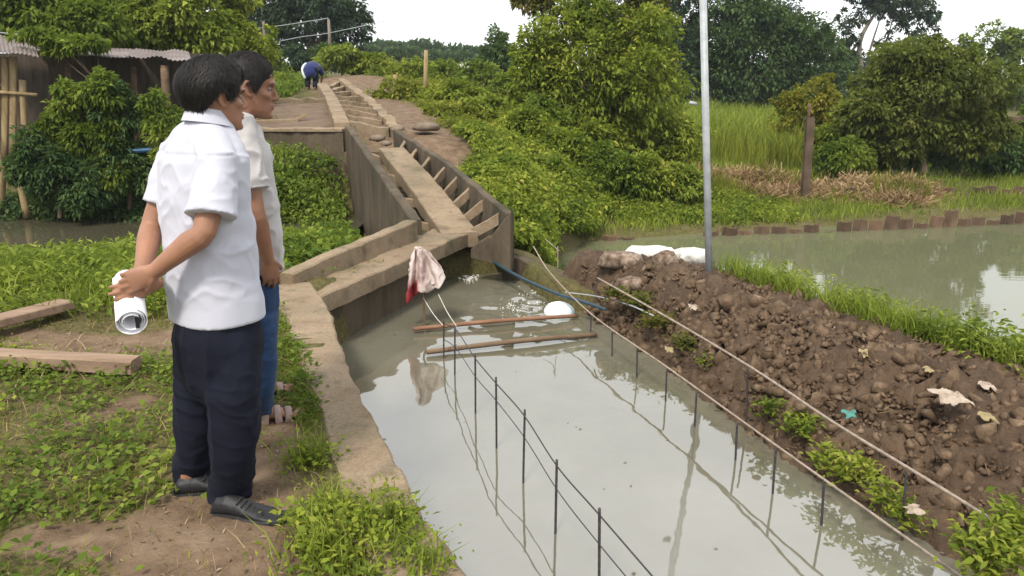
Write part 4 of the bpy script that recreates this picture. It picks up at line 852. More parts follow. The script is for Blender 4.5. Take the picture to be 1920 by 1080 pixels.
for k, (x, yt, yw) in enumerate(rowL):
    w = gp(x - 2 + (4 if k == 0 else 0), yw, Z_TRENCH); T_ = yp(x, yt, w[1])
    tops.append(T_); rebar('rebar', w - [0, 0, .45], T_, .0065, M['rebar'], ORD[k] + ' upright steel bar of the left row standing in the trench water', 'rebar', 'upright bars of the left row', .004)
for k, dz in enumerate([.03, .16]):
    P = [t_ - [0, 0, dz] for t_ in tops]; P = [P[0] + (P[0] - P[1]) * 1.5] + P
    V, F = tube(np.array(P) + RNG.normal(0, .004, (len(P), 3)), .004 if k == 0 else .003, 6, sub=6)
    obj('steel_wire', V, F, M['rebar'], smooth=True, label=['upper thin steel wire tied along the left row of bars', 'lower thin steel wire tied along the left row of bars'][k], cat='wire')
for k, (x, yt, yw) in enumerate([(1545, 905, 985), (1455, 845, 925), (1382, 800, 862), (1306, 742, 800), (1250, 700, 752), (1195, 660, 708), (1148, 628, 668), (1108, 596, 630)]):
    w = gp(x, yw, Z_TRENCH); T_ = yp(x, yt - 6, w[1]); rebar('rebar', w - [0, 0, .4], T_, .006, M['rebar'], ORD[k] + ' short upright bar of the right row by the mud slope', 'rebar', 'upright bars of the right row', .004)
P = [yp(1000, 462, 7.6), gp(1032, 512, -.2), gp(1110, 590, -.255), gp(1250, 688, -.255), gp(1455, 835, -.255), gp(1800, 1080, -.255), gp(1960, 1195, -.255)]
V, F = tube(np.array(P), .0065, 7, sub=14); obj('steel_rod', V, F, M['rod'], smooth=True, label='long thin rod stretched over the water along the mud slope', cat='rod')
P = [gp(1120, 521, -.07), gp(1140, 532, -.05), gp(1260, 600, -.05), gp(1410, 690, -.04), gp(1560, 790, -.03), (gp(1740, 900, -.02)), gp(1900, 1000, -.02), gp(2050, 1100, -.02)]
V, F = tube(np.array(P), .0075, 7, sub=14); obj('steel_rod', V, F, M['rod'], smooth=True, label='upper long rod running above the mud of the embankment', cat='rod')
for k, (x, yb, yt) in enumerate([(1402, 782, 688), (1200, 612, 566), (1700, 985, 878)]):
    w = gp(x, yb, -.42); T_ = yp(x, yt, w[1] + .0); rebar('rebar', w - [0, 0, .2], T_, .006, M['rebar'], ['upright bar in the middle of the mud slope holding the upper rod', 'upright bar in the mud near the sacks', 'upright bar in the mud at lower right holding the upper rod'][k], 'rebar', None, .003)
rebar('steel_rod', yp(1022, 448, 7.3), yp(1048, 470, 6.9), .004, M['rod'], 'thin bent rod sticking up from the headwall')
rebar('steel_rod', yp(1046, 505, 6.9), yp(1046, 462, 6.9), .004, M['rod'], 'short upright rod behind the headwall')
# poles floating across the bars
def pole(name, a, b, r, mat, label):
    P = catmull(np.array([a, (np.array(a) + b) / 2 + [0, 0, .012], b]), 24); rr = r * (1 + .10 * vnoise(np.c_[np.arange(24) * .6, np.full(24, a[0]), np.zeros(24)]))
    V, F = tube(P, rr, 9); return obj(name, V, F, mat, None, True, label, 'pole')
pole('wooden_pole', gp(775, 617, -.46), gp(1083, 592, -.46), .018, M['wood_red'], 'reddish wooden pole laid across the trench, farther of two')
pole('wooden_pole', gp(800, 660, -.47), gp(1118, 627, -.47), .020, M['wood'], 'dull brown wooden pole laid across the trench, nearer of two')
# rag hung on a stake, with its strings
g0 = gp(800, 612, Z_TRENCH); YR = g0[1]
st = rebar('stake', g0 - [0, 0, .3], yp(786, 470, YR), .012, M['wood'], 'stick standing in the trench carrying the red and white rag', 'stake')
m, t, p = new_mat('rag_cloth'); v = coords(t)
c0 = ramp(t, noise(t, v, 7, 4), [(.35, (.34, .22, .20)), (.52, (.55, .46, .42)), (.66, (.60, .52, .49)), (.8, (.42, .20, .19))])
g_ = t.nodes.new('ShaderNodeAttribute'); g_.attribute_name = 'red'
link(t, mixc(t, g_.outputs['Fac'], c0, (.25, .018, .025)), p.inputs['Base Color']); p.inputs['Roughness'].default_value = .9
top = yp(783, 468, YR); nu, nv = 46, 46; VV = []; FF = []; red = []; k0 = 0
for side_, yo, ln_ in ((0, -.045, 1.0), (1, .035, .85)):                 # the front and the back fall of the cloth
    for i in range(nu):
        for j in range(nv):
            u, w = i / (nu - 1), j / (nv - 1)
            bx = np.interp(u, [0, .18, .36, .5, .62, .8, 1], [-.085, -.095, -.055, .0, .055, .15, .215]); bl_ = np.interp(u, [0, .12, .28, .42, .54, .7, .86, 1], [.30, .42, .46, .40, .34, .37, .33, .24]) * ln_
            q = np.array([u * 5.5, w * 2.2, side_ * 9.]); a = float(fbm(q, 3)); b_ = float(vnoise(q * 3.1))
            sp = .22 + .78 * w ** .7; fold = .050 * math.sin(u * 17 + 2.2 * a + 1.5 * w) * (.25 + w)
            VV.append(top + np.array([bx * sp + .035 * a * w + .012 * b_, yo * (.35 + .9 * math.sin(math.pi * min(1, u))) + fold * (1 if side_ == 0 else -.7) + .03 * a, -bl_ * (w + .05 * b_ * w) + .02 * math.sin(u * 3.1) * (1 - w)]))
            red.append(float(np.clip(2.2 * (w - .50 + .35 * a) * (1 if .06 < u < .52 else 0) * 2, 0, 1)))
    FF += [[k0 + i * nv + j, k0 + (i + 1) * nv + j, k0 + (i + 1) * nv + j + 1, k0 + i * nv + j + 1] for i in range(nu - 1) for j in range(nv - 1)]; k0 = len(VV)
me = mesh_np('rag', np.array(VV), np.array(FF)); at = me.attributes.new('red', 'FLOAT', 'POINT'); at.data.foreach_set('value', np.array(red, np.float32))
rg = obj('rag', me, None, m, None, True, 'dirty white and red rag hanging on a stake over the trench', 'rag')
sd = rg.modifiers.new('thickness', 'SOLIDIFY'); sd.thickness = .004
M['string'] = plain('string', (.55, .52, .46), .9)
for k, (x0, y0, x1, y1) in enumerate([(792, 556, 832, 612), (822, 552, 856, 612)]):
    a, b = yp(x0, y0, YR), yp(x1, y1, YR - .25); V, F = tube(np.array([a, (a + b) / 2 - [0, 0, .02], b]), .0035, 5, sub=6)
    obj('string', V, F, M['string'], smooth=True, label=['pale string from the rag down to the bars, left of two', 'pale string from the rag down to the bars, right of two'][k], cat='string')
# white foam float, foam on the water
m, t, p = new_mat('float_bag'); v = coords(t); c = ramp(t, noise(t, v, 9, 3), [(.45, (.80, .82, .82)), (.62, (.62, .76, .80)), (.75, (.85, .85, .84))]); link(t, c, p.inputs['Base Color']); p.inputs['Roughness'].default_value = .45; bump(t, p, noise(t, v, 14, 4), .6, .02)
c = gp(1048, 588, Z_TRENCH); d = nrm(ICO3_V); q = d * (1 + .10 * fbm(d * 2.2, 3))[:, None] * np.array([.145, .12, .10]); o = obj('white_bag', q, ICO3_F, m, None, True, 'round white plastic bag floating by the hose', 'bag'); o.location = c + [0, 0, .015]
M['foam'] = plain('foam', (.62, .61, .56), .7, .3, .2, 30)
def splat(px, py, rx, ry, n, s):
    c = gp(px, py, Z_TRENCH); P = np.c_[RNG.normal(c[0], rx, n), RNG.normal(c[1], ry, n), np.full(n, Z_TRENCH + .004)]; return lumps(P, np.abs(RNG.normal(s, s * .4, n)) + .002, .35)
mb = [splat(880, 522, .05, .10, 70, .011), splat(1000, 562, .10, .16, 60, .007), splat(960, 575, .09, .12, 40, .006), splat(905, 500, .06, .08, 25, .008)]
k = 0; VV = []; FF = []
for V, F in mb: VV.append(V); FF.append(F + k); k += len(V)
obj('foam', np.concatenate(VV), np.concatenate(FF), M['foam'], None, True, kind='stuff', label='flecks of foam where the water wells up')
# hose
P = [gp(908, 478, -.22), gp(940, 500, -.27), gp(985, 525, -.30), gp(1050, 553, -.31), gp(1100, 568, -.31), gp(1135, 580, -.33)]
V, F = tube(np.array(P), .016, 9, sub=8, round_ends=True); obj('hose', V, F, M['hose'], smooth=True, label='dark blue hose leading along the headwall into the water', cat='hose')
P = [gp(1060, 548, -.33), gp(1120, 556, -.28), gp(1180, 572, -.2), gp(1225, 592, -.18)]
V, F = tube(np.array(P), .006, 7, sub=8, round_ends=True); obj('hose', V, F, M['galv'], smooth=True, label='thin pale grey tube lying over the mud beside the dark hose', cat='hose')
# sacks
def sack(name, c, hx, hy, hz_, yaw, mat, label, cat='sack'):
    d = nrm(ICO3_V); q = np.sign(d) * np.abs(d) ** .62; q = q / np.abs(q).max(0)
    q = q * (1 + .30 * fbm(d * 2.1 + np.asarray(c) * 2, 4))[:, None] * np.array([hx, hy, hz_]); q = q + nrm(q) * (.22 * min(hx, hy) * np.abs(fbm(d * 4.5 + np.asarray(c), 3)))[:, None]; q[:, 2] -= hz_ * .25 * (np.abs(d[:, 0]) ** 3)
    R = np.array([[math.cos(yaw), -math.sin(yaw), 0], [math.sin(yaw), math.cos(yaw), 0], [0, 0, 1]]); o = obj(name, q @ R.T, ICO3_F, mat, None, True, label, cat); o.location = c; return o
sack('sack', gp(1222, 474, 0) + [0, 0, -.02], .26, .15, .075, .1, M['white_sack'], 'flat white sack lying on the pond side behind the mud')
sack('sack', gp(1298, 472, 0) + [0, 0, -.04], .17, .13, .07, .5, M['white_sack'], 'second white sack touching the flat one, next to the pole')
sack('sack', dike_point(.80, .02) + [0, 0, .035], .20, .14, .07, -.4, M['tan_sack'], 'pinkish tan sandbag at the end of the embankment by the headwall')
sack('sack', dike_point(1.12, .16) + [0, 0, .02], .13, .10, .06, .6, M['tan_sack'], 'half buried tan sandbag in the mud, middle of three')
sack('sack', dike_point(1.25, -.10) + [0, 0, .05], .10, .09, .09, .2, M['tan_sack'], 'upright pale sandbag in the mud below the white sack')
# scraps on the mud: crumpled sheets
def scrap(name, px, py, z, s, mat, label, asp=1.0, seed=0):
    n = 14; u = np.linspace(-1, 1, n); U, W = np.meshgrid(u, u, indexing='ij'); r = 1 + .5 * vnoise(np.stack([np.arctan2(U, W) * 2.5, U * 0 + seed, U * 0], -1))
    X = U * r * s * asp; Y = W * r * s; Z = .75 * s * fbm(np.stack([U * 1.9 + seed, W * 1.9, U * 0], -1), 3) + .4 * W * s
    V = np.stack([X, Y, Z], -1).reshape(-1, 3); F = np.array([[i * n + j, (i + 1) * n + j, (i + 1) * n + j + 1, i * n + j + 1] for i in range(n - 1) for j in range(n - 1)])
    o = obj(name, V, F, mat, None, True, label, 'litter'); o.location = gp(px, py, z); m_ = o.modifiers.new('thickness', 'SOLIDIFY'); m_.thickness = .003; return o
M['pale'] = rough_mat('pale', [(.3, (.14, .10, .075)), (.5, (.36, .29, .23)), (.8, (.50, .43, .37))], 14, 60, .5, .006)
M['teal'] = plain('teal', (.05, .18, .15), .5, .4, .3, 25)
M['leaf_dry'] = plain('leaf_dry', (.26, .21, .11), .8, .3, .3, 25)
for (px, py, z, s, mt, lb, asp) in [(1782, 744, .04, .055, 'pale', 'crumpled pale cement bag scrap on the mud at right', 1.2), (1850, 722, .06, .03, 'pale', 'smaller pale scrap on the mud crest near the right edge', 1), (1595, 776, -.02, .024, 'teal', 'small teal wrapper on the mud beneath the upper rod', 1.2), (1622, 662, .03, .034, 'leaf_dry', 'big dry yellowish leaf standing on the mud crest', .6), (1740, 692, .05, .025, 'leaf_dry', 'dry leaf on the crest left of the cement bag scrap', .8), (1715, 955, -.3, .03, 'pale', 'white scrap among the plants at the foot of the mud', 1.2),
                             (1565, 615, .03, .035, 'pale', 'pale flake on the mud crest under the grass', 1), (1300, 575, -.08, .03, 'pale', 'small pale chip on the mud left of the pole', 1), (1850, 780, -.02, .03, 'leaf_dry', 'brown leaf on the mud below the small pale scrap', 1), (1255, 655, -.33, .028, 'leaf_dry', 'dry leaf at the water edge of the mud slope', 1)]:
    scrap('litter', px, py, z, s, M[mt], lb, asp, px * .01)
# lumps standing out of the mud
for k, (px, py, z, r, lb) in enumerate([(1150, 560, -.15, .035, 'pale lump of earth near the sandbags'), (1440, 655, -.05, .03, 'brown lump in the middle of the mud'), (1500, 760, -.22, .045, 'reddish lump low on the mud slope'), (1770, 850, -.17, .04, 'lump below the crumpled cement bag scrap')]):
    rock('earth_lump', gp(px, py, z), r, .6, M['clod'], lb, 'lump', base=(ICO_V, ICO_F), rough=.3)
# ------------------------------------------------------------------ posts, poles, piles, wires
g0 = gp(1336, 527, -.0); tp_ = yp(1317, -60, g0[1] - .02)
pm = empty('metal_pole', g0, 'tall thin grey metal pole standing on the mud embankment', 'pole')
V, F = tube(np.array([g0 - [0, 0, .3], tp_]), np.array([.029, .027]), 14); obj('shaft', V, F, M['galv'], pm, True)
V, F = tube(np.array([yp(1317, 195, g0[1]) - [.045, 0, 0], yp(1317, 195, g0[1]) + [-.1, 0, .01]]), .014, 8); obj('bracket', V, F, M['galv'], pm, True)
g0 = gp(1509, 396, -.95); y0 = g0[1]; t0 = yp(1519, 222, y0)
hb = empty('steel_post', g0, 'rusty brown steel post standing at the far bank', 'post')
ax_ = nrm(t0 - g0)
hs = []
for (x, y) in [(-.075, -.06), (.075, -.06), (.075, -.045), (.012, -.045), (.012, .045), (.075, .045), (.075, .06), (-.075, .06), (-.075, .045), (-.012, .045), (-.012, -.045), (-.075, -.045)]: hs.append((x, y))
R0 = np.array([g0 + [x, y, -.5] for x, y in hs]); R1 = np.array([t0 + [x, y, RNG.uniform(-.03, .05)] for x, y in hs]); Rm = (R0 + R1) / 2
V, F = rings([R0, Rm, R1], 12); obj('beam', V, F, M['rust'], hb)
V, F = tube(np.array([t0 + [-.03, 0, -.05], t0 + [-.035, 0, .28]]), np.array([.035, .03]), 7); obj('stub', V, F, M['rust'], hb, True)
def pile_mesh():
    w, d, th = .138, .085, .018
    pr = [(-w, 0), (-w * .62, 0), (-w * .40, -d), (w * .40, -d), (w * .62, 0), (w, 0), (w, th), (w * .55, th), (w * .33, -d + th), (-w * .33, -d + th), (-w * .55, th), (-w, th)]
    RL = [np.array([(x, y, z) for x, y in pr]) for z in (-.5, 0.0, .25)]; V, F = rings(RL, 12); me = mesh_np('sheet_pile', V, F); me.materials.append(M['rust']); return me
PM = pile_mesh()
def pile_row(pix, z0, step, label, hfun):
    P = np.array([gp(x, y, z0) for x, y in pix]); root = empty('sheet_pile_wall', P[0], label, 'wall')
    d = np.r_[0, np.cumsum(np.linalg.norm(np.diff(P[:, :2], axis=0), axis=1))]; s = np.arange(0, d[-1], step)
    for k, q in enumerate(s):
        if RNG.uniform() < .04: continue
        x, y = np.interp(q, d, P[:, 0]), np.interp(q, d, P[:, 1]); x2, y2 = np.interp(q + .1, d, P[:, 0]), np.interp(q + .1, d, P[:, 1])
        o = bpy.data.objects.new('sheet_pile', PM); C.objects.link(o); o.parent = root
        o.location = (x - P[0][0], y - P[0][1], hfun(q) + RNG.normal(0, .045)); o.rotation_euler = (RNG.normal(0, .07), RNG.normal(0, .05), math.atan2(y2 - y, x2 - x) if q + .1 < d[-1] else 0)
pile_row([(1075, 452), (1200, 448), (1340, 441), (1500, 436), (1640, 431), (1920, 418), (2050, 412)], Z_POND, .31, 'front row of rusty sheet piles along the waterline of the pond', lambda q: np.interp(q, [0, 1.5, 3, 6, 30], [-.25, -.22, -.14, -.08, -.05]))
pile_row([(1535, 388), (1700, 386), (1930, 383), (2050, 382)], -.95, .31, 'rear row of rusty sheet piles behind the front one', lambda q: .10)
sack('sack', gp(1655, 398, -.95) + [0, 0, .05], .28, .16, .07, .1, M['tan_sack'], 'grey sack lying between the two rows of sheet piles')
sack('sack', gp(1830, 392, -.95) + [0, 0, .05], .34, .14, .05, .0, M['white_sack'], 'pale flattened sack between the sheet pile rows near the right edge')
g0 = yp(796, 178, 21); V, F = tube(np.array([g0 - [0, 0, .3], yp(799, 94, 21)]), np.array([.06, .05]), 8); obj('bamboo_stake', V, F, M['bamboo'], None, True, 'tall straight bamboo stake on the green hillside', 'stake')
g0 = yp(739, 162, 21.5); V, F = tube(np.array([g0 - [0, 0, .2], yp(741, 140, 21.5)]), np.array([.07, .06]), 8); obj('marker_stake', V, F, M['bamboo'], None, True, 'short pale stake left of the tall bamboo stake', 'stake')
for k, (x0, y0, x1, y1, yy, lb) in enumerate([(620, 105, 616, 36, 30, 'pale thin pole in front of the dark hilltop tree'), (497, 100, 494, 40, 31, 'thin pole at the left side of the dark hilltop tree')]):
    V, F = tube(np.array([yp(x0, y0, yy), yp(x1, y1, yy)]), np.array([.07, .05]), 8); obj('utility_pole', V, F, M['bark_pale'], None, True, lb, 'pole')
def wire(P, r, label):
    P = np.array(P); V, F = tube(P, r, 5, sub=8); obj('overhead_wire', V, F, M['galv'], None, True, label, 'wire')
wire([yp(-80, 55, 14), yp(220, 72, 17), yp(494, 52, 30), yp(616, 34, 30)], .014, 'upper wire crossing the green trees toward the hilltop pole')
wire([yp(494, 84, 30), yp(560, 70, 30.5), yp(616, 62, 30), yp(720, 40, 30)], .013, 'wire strung across the dark hilltop tree')
wire([yp(-80, 92, 12.5), yp(150, 103, 13.5), yp(440, 100, 17), yp(497, 88, 31)], .010, 'lower wire running just above the shack roofs')
# far house roof
V, F = corrugated([yp(846, 134, 60), yp(884, 130, 60), yp(880, 117, 64), yp(852, 121, 64)], 10, .04)
hs_ = empty('far_house', yp(865, 140, 62), 'pale roofed house glimpsed between hill bushes', 'house'); obj('roof', V, F, M['white_sack'], hs_, True)
a = yp(865, 138, 62); V, F = box(a - [0, 0, .5], (1, 0, 0), (0, 1, 0), (0, 0, 1), .7, .9, .9); obj('wall', V, F, M['tan_sack'], hs_)
# brown wall seen under the trees at the right edge
V, F = beam(np.array([yp(1880, 320, 19)[:2], yp(2010, 320, 18.6)[:2]]), .15, .75, -.8, .03, 5, 7); obj('brick_wall', V, F, M['rust'], label='reddish brown wall under the trees at the right edge', cat='wall')
# ------------------------------------------------------------------ people
def fuse(name, parts, voxel, smooth=3, factor=.5):
    """one continuous closed surface out of overlapping closed pieces"""
    mb = MB()
    for V, F in parts: mb.add(V, F)
    V, F = mb.get(); me = mesh_np(name + '_raw', V, F)
    bm = bmesh.new(); bm.from_mesh(me); bmesh.ops.recalc_face_normals(bm, faces=bm.faces); bm.to_mesh(me); bm.free()
    o = bpy.data.objects.new(name + '_raw', me); C.objects.link(o)
    r = o.modifiers.new('r', 'REMESH'); r.mode = 'VOXEL'; r.voxel_size = voxel
    if smooth: s = o.modifiers.new('s', 'SMOOTH'); s.factor = factor; s.iterations = smooth
    dg = bpy.context.evaluated_depsgraph_get(); ev = o.evaluated_get(dg); m2 = bpy.data.meshes.new_from_object(ev); m2.name = name
    bpy.data.objects.remove(o); bpy.data.meshes.remove(me); return m2
def get_co(me):
    a = np.zeros(len(me.vertices) * 3, np.float32); me.vertices.foreach_get('co', a); return a.reshape(-1, 3).astype(float)
def get_no(me):
    a = np.zeros(len(me.vertices) * 3, np.float32); me.vertices.foreach_get('normal', a); return a.reshape(-1, 3).astype(float)
def set_co(me, V): me.vertices.foreach_set('co', V.astype(np.float32).ravel()); me.update()
def skin_mat(name, base, red):
    m, t, p = new_mat(name); v = coords(t); c = ramp(t, noise(t, v, 14, 4), [(.3, tuple(x * .86 for x in base)), (.55, base), (.75, red)])
    link(t, c, p.inputs['Base Color']); p.inputs['Roughness'].default_value = .5; p.inputs['Specular IOR Level'].default_value = .35
    p.inputs['Subsurface Weight'].default_value = .12; p.inputs['Subsurface Radius'].default_value = (.012, .005, .003); p.inputs['Subsurface Scale'].default_value = .6
    bump(t, p, noise(t, v, 160, 3), .15, .002); return m
def cloth_mat(name, col, weave=700, var=.06, rough=.85, sheen=.2):
    m, t, p = new_mat(name); v = coords(t); n = noise(t, v, 6, 4)
    c = ramp(t, n, [(.3, tuple(x * (1 - var) for x in col)), (.7, tuple(min(1, x * (1 + var)) for x in col))]); link(t, c, p.inputs['Base Color'])
    p.inputs['Roughness'].default_value = rough; p.inputs['Sheen Weight'].default_value = sheen; p.inputs['Specular IOR Level'].default_value = .2
    a = t.nodes.new('ShaderNodeMath'); a.operation = 'MULTIPLY_ADD'; link(t, noise(t, v, weave, 2), a.inputs[0]); a.inputs[1].default_value = .12; link(t, noise(t, v, 22, 4), a.inputs[2])
    bump(t, p, a.outputs[0], .22, .006); return m
M['skin1'] = skin_mat('skin_warm', (.29, .145, .088), (.345, .165, .10)); M['skin2'] = skin_mat('skin_tan', (.255, .125, .075), (.31, .145, .088))
M['hair'] = plain('black_hair', (.011, .009, .008), .62, .3, .5, 90)
M['shirt_white'] = cloth_mat('shirt_white', (.46, .465, .53), 600, .03); M['shirt_grey'] = cloth_mat('shirt_grey', (.42, .40, .395), 600, .06)
M['navy'] = cloth_mat('trouser_navy', (.0065, .008, .017), 500, .25, .85, .0); M['denim'] = cloth_mat('denim', (.018, .042, .10), 420, .3, .85, .05)
M['shoe_black'] = plain('shoe_black', (.014, .014, .016), .55, .4, .3, 40, .3); M['sole'] = plain('sole', (.028, .028, .028), .7, .3, .25, 30)
M['eye_white'] = plain('eye_white', (.26, .20, .17), .6, .2, .03); M['iris'] = plain('iris', (.015, .010, .008), .4, .3, .1)
M['lip'] = plain('lip', (.28, .11, .085), .5, .4, .1); M['sandal'] = plain('sandal', (.085, .05, .035), .6, .4, .25, 30); M['strap'] = plain('strap', (.30, .21, .18), .6, .4, .2, 30)
M['paper'] = plain('paper', (.80, .80, .83), .7, .3, .03, 8); M['ink'] = plain('ink', (.02, .02, .025), .6, .3, .1); M['band'] = plain('band', (.02, .018, .02), .6, .4, .2)
class Frame:
    """local axes (forward, left, up) at an origin"""
    def __init__(s, o, f, up=(0, 0, 1)):
        s.o = np.asarray(o, float); u = nrm(up); s.f = nrm(np.asarray(f, float) - np.dot(f, u) * u); s.u = u; s.l = np.cross(s.u, s.f)
    def __call__(s, x, y, z): return s.o + s.f * x + s.l * y + s.u * z
    def arr(s, A): A = np.asarray(A, float); return s.o + A[..., :1] * s.f + A[..., 1:2] * s.l + A[..., 2:3] * s.u
    def loc(s, P): Q = np.asarray(P, float) - s.o; return np.stack([Q @ s.f, Q @ s.l, Q @ s.u], -1)
def head_parts(H, k=1.0):
    """H: frame with its origin at the chin level under the ears; k scales the head"""
    R = [(.000, .080, -.040, .022), (.010, .090, -.010, .036), (.030, .093, .030, .050), (.055, .0925, .062, .060), (.080, .090, .076, .0655), (.105, .089, .090, .070), (.122, .085, .097, .0715), (.145, .0915, .101, .0745), (.172, .089, .101, .0765), (.198, .074, .092, .070), (.218, .048, .068, .052), (.231, .012, .032, .022)]
    RL = []
    for z, xf, xb, w in R:
        a = np.arange(28) / 28 * 2 * math.pi; ca, sa = np.cos(a), np.sin(a)
        cx = (xf - xb) / 2; hx = (xf + xb) / 2; e = 2.25
        x = cx + np.sign(ca) * np.abs(ca) ** (2 / e) * hx; y = np.sign(sa) * np.abs(sa) ** (2 / e) * w
        y = y * np.where(ca > 0, 1 - .16 * ca ** 2, 1)
        RL.append(H.arr(np.stack([x, y, np.full(28, z)], -1) * k))
    P = [rings(RL, 28)]
    T = lambda pts, r, **q: P.append(tube(H.arr(np.array(pts) * k), np.array(r) * k, 10, round_ends=True, **q))
    T([(.084, 0, .135), (.094, 0, .118), (.104, 0, .100), (.109, 0, .089)], [.008, .0085, .010, .0115], sub=2)                # nose
    T([(.097, -.012, .084), (.103, 0, .083), (.097, .012, .084)], [.0075, .008, .0075], sub=2)
    T([(.084, -.040, .139), (.0915, -.02, .143), (.093, 0, .140), (.0915, .02, .143), (.084, .040, .139)], [.008, .0095, .009, .0095, .008], sub=2)  # brow
    T([(.087, -.021, .056), (.0955, -.008, .0595), (.097, 0, .059), (.0955, .008, .0595), (.087, .021, .056)], [.004, .0062, .006, .0062, .004], sub=2)   # lips
    T([(.086, -.019, .0525), (.0945, -.007, .048), (.0955, 0, .0475), (.0945, .007, .048), (.086, .019, .0525)], [.004, .0068, .007, .0068, .004], sub=2)
    T([(.083, -.012, .016), (.089, 0, .016), (.083, .012, .016)], [.012, .014, .012], sub=2)                                    # chin
    for s in (-1, 1):
        T([(.052, .050 * s, .098), (.070, .040 * s, .092)], [.016, .014])                                                       # cheekbone
        # ear: rim, lobe and inner plate
        T([(.006, .070 * s, .128), (-.004, .080 * s, .138), (-.020, .084 * s, .133), (-.025, .083 * s, .112), (-.014, .078 * s, .092), (.000, .072 * s, .082)], [.006, .0068, .0068, .0065, .0068, .008], sub=3)
        T([(-.008, .072 * s, .122), (-.010, .073 * s, .100)], [.011, .010])
    return P
def head_dents(me, H, k=1.0):
    V = get_co(me); L = H.loc(V) / k
    for s in (-1, 1):
        d2 = ((L[:, 0] - .084) / .02) ** 2 + ((L[:, 1] - .031 * s) / .016) ** 2 + ((L[:, 2] - .122) / .0095) ** 2
        V -= H.f * (.0075 * k * np.exp(-d2))[:, None]
        d2 = ((L[:, 0] - .07) / .03) ** 2 + ((L[:, 1] - .048 * s) / .016) ** 2 + ((L[:, 2] - .062) / .018) ** 2
        V += -H.l * s * (.003 * k * np.exp(-d2))[:, None]
        d2 = ((L[:, 0] + .004) / .007) ** 2 + ((L[:, 1] - .080 * s) / .012) ** 2 + ((L[:, 2] - .112) / .010) ** 2
        V += -H.l * s * (.006 * k * np.exp(-d2))[:, None]
    d2 = ((L[:, 0] - .096) / .012) ** 2 + (L[:, 1] / .02) ** 2 + ((L[:, 2] - .0538) / .0018) ** 2
    V -= H.f * (.004 * k * np.exp(-d2))[:, None]
    set_co(me, V)
def face_details(H, body, k=1.0):
    for s in (-1, 1):
        c = H(.0725 * k, .0315 * s * k, .1205 * k); o = obj('eye', ICO3_V * .0098 * k + c, ICO3_F, M['eye_white'], body, True)
        g = nrm(H.f + H.l * s * .08 - H.u * .12); obj('iris', ICO2_V * np.array([.0066] * 3) * k + c + g * .0048 * k, ICO2_F, M['iris'], o, True)
        V, F = tube(H.arr(np.array([(.0865, .016 * s, .1395), (.090, .028 * s, .1445), (.083, .045 * s, .141), (.076, .052 * s, .136)]) * k), np.array([(.004, .003), (.0048, .0032), (.004, .003), (.002, .0015)]) * k, 8, sub=3); obj('eyebrow', V, F, M['hair'], body, True)
    a = []
    for s, z, x, r in ((1, .0592, .0962, 1), (-1, .048, .0955, 1)):
        pts = [(x - .009, -.019, z - .003 * s), (x + .0008, -.007, z), (x + .002, 0, z - .0006 * s), (x + .0008, .007, z), (x - .009, .019, z - .003 * s)]
        a.append(tube(H.arr(np.array(pts) * k), np.array([.003, .0055, .0056, .0055, .003]) * k, 8, sub=3))
    mb = MB()
    for q in a: mb.add(*q)
    V, F = mb.get(); obj('lips', V, F, M['lip'], body, True)
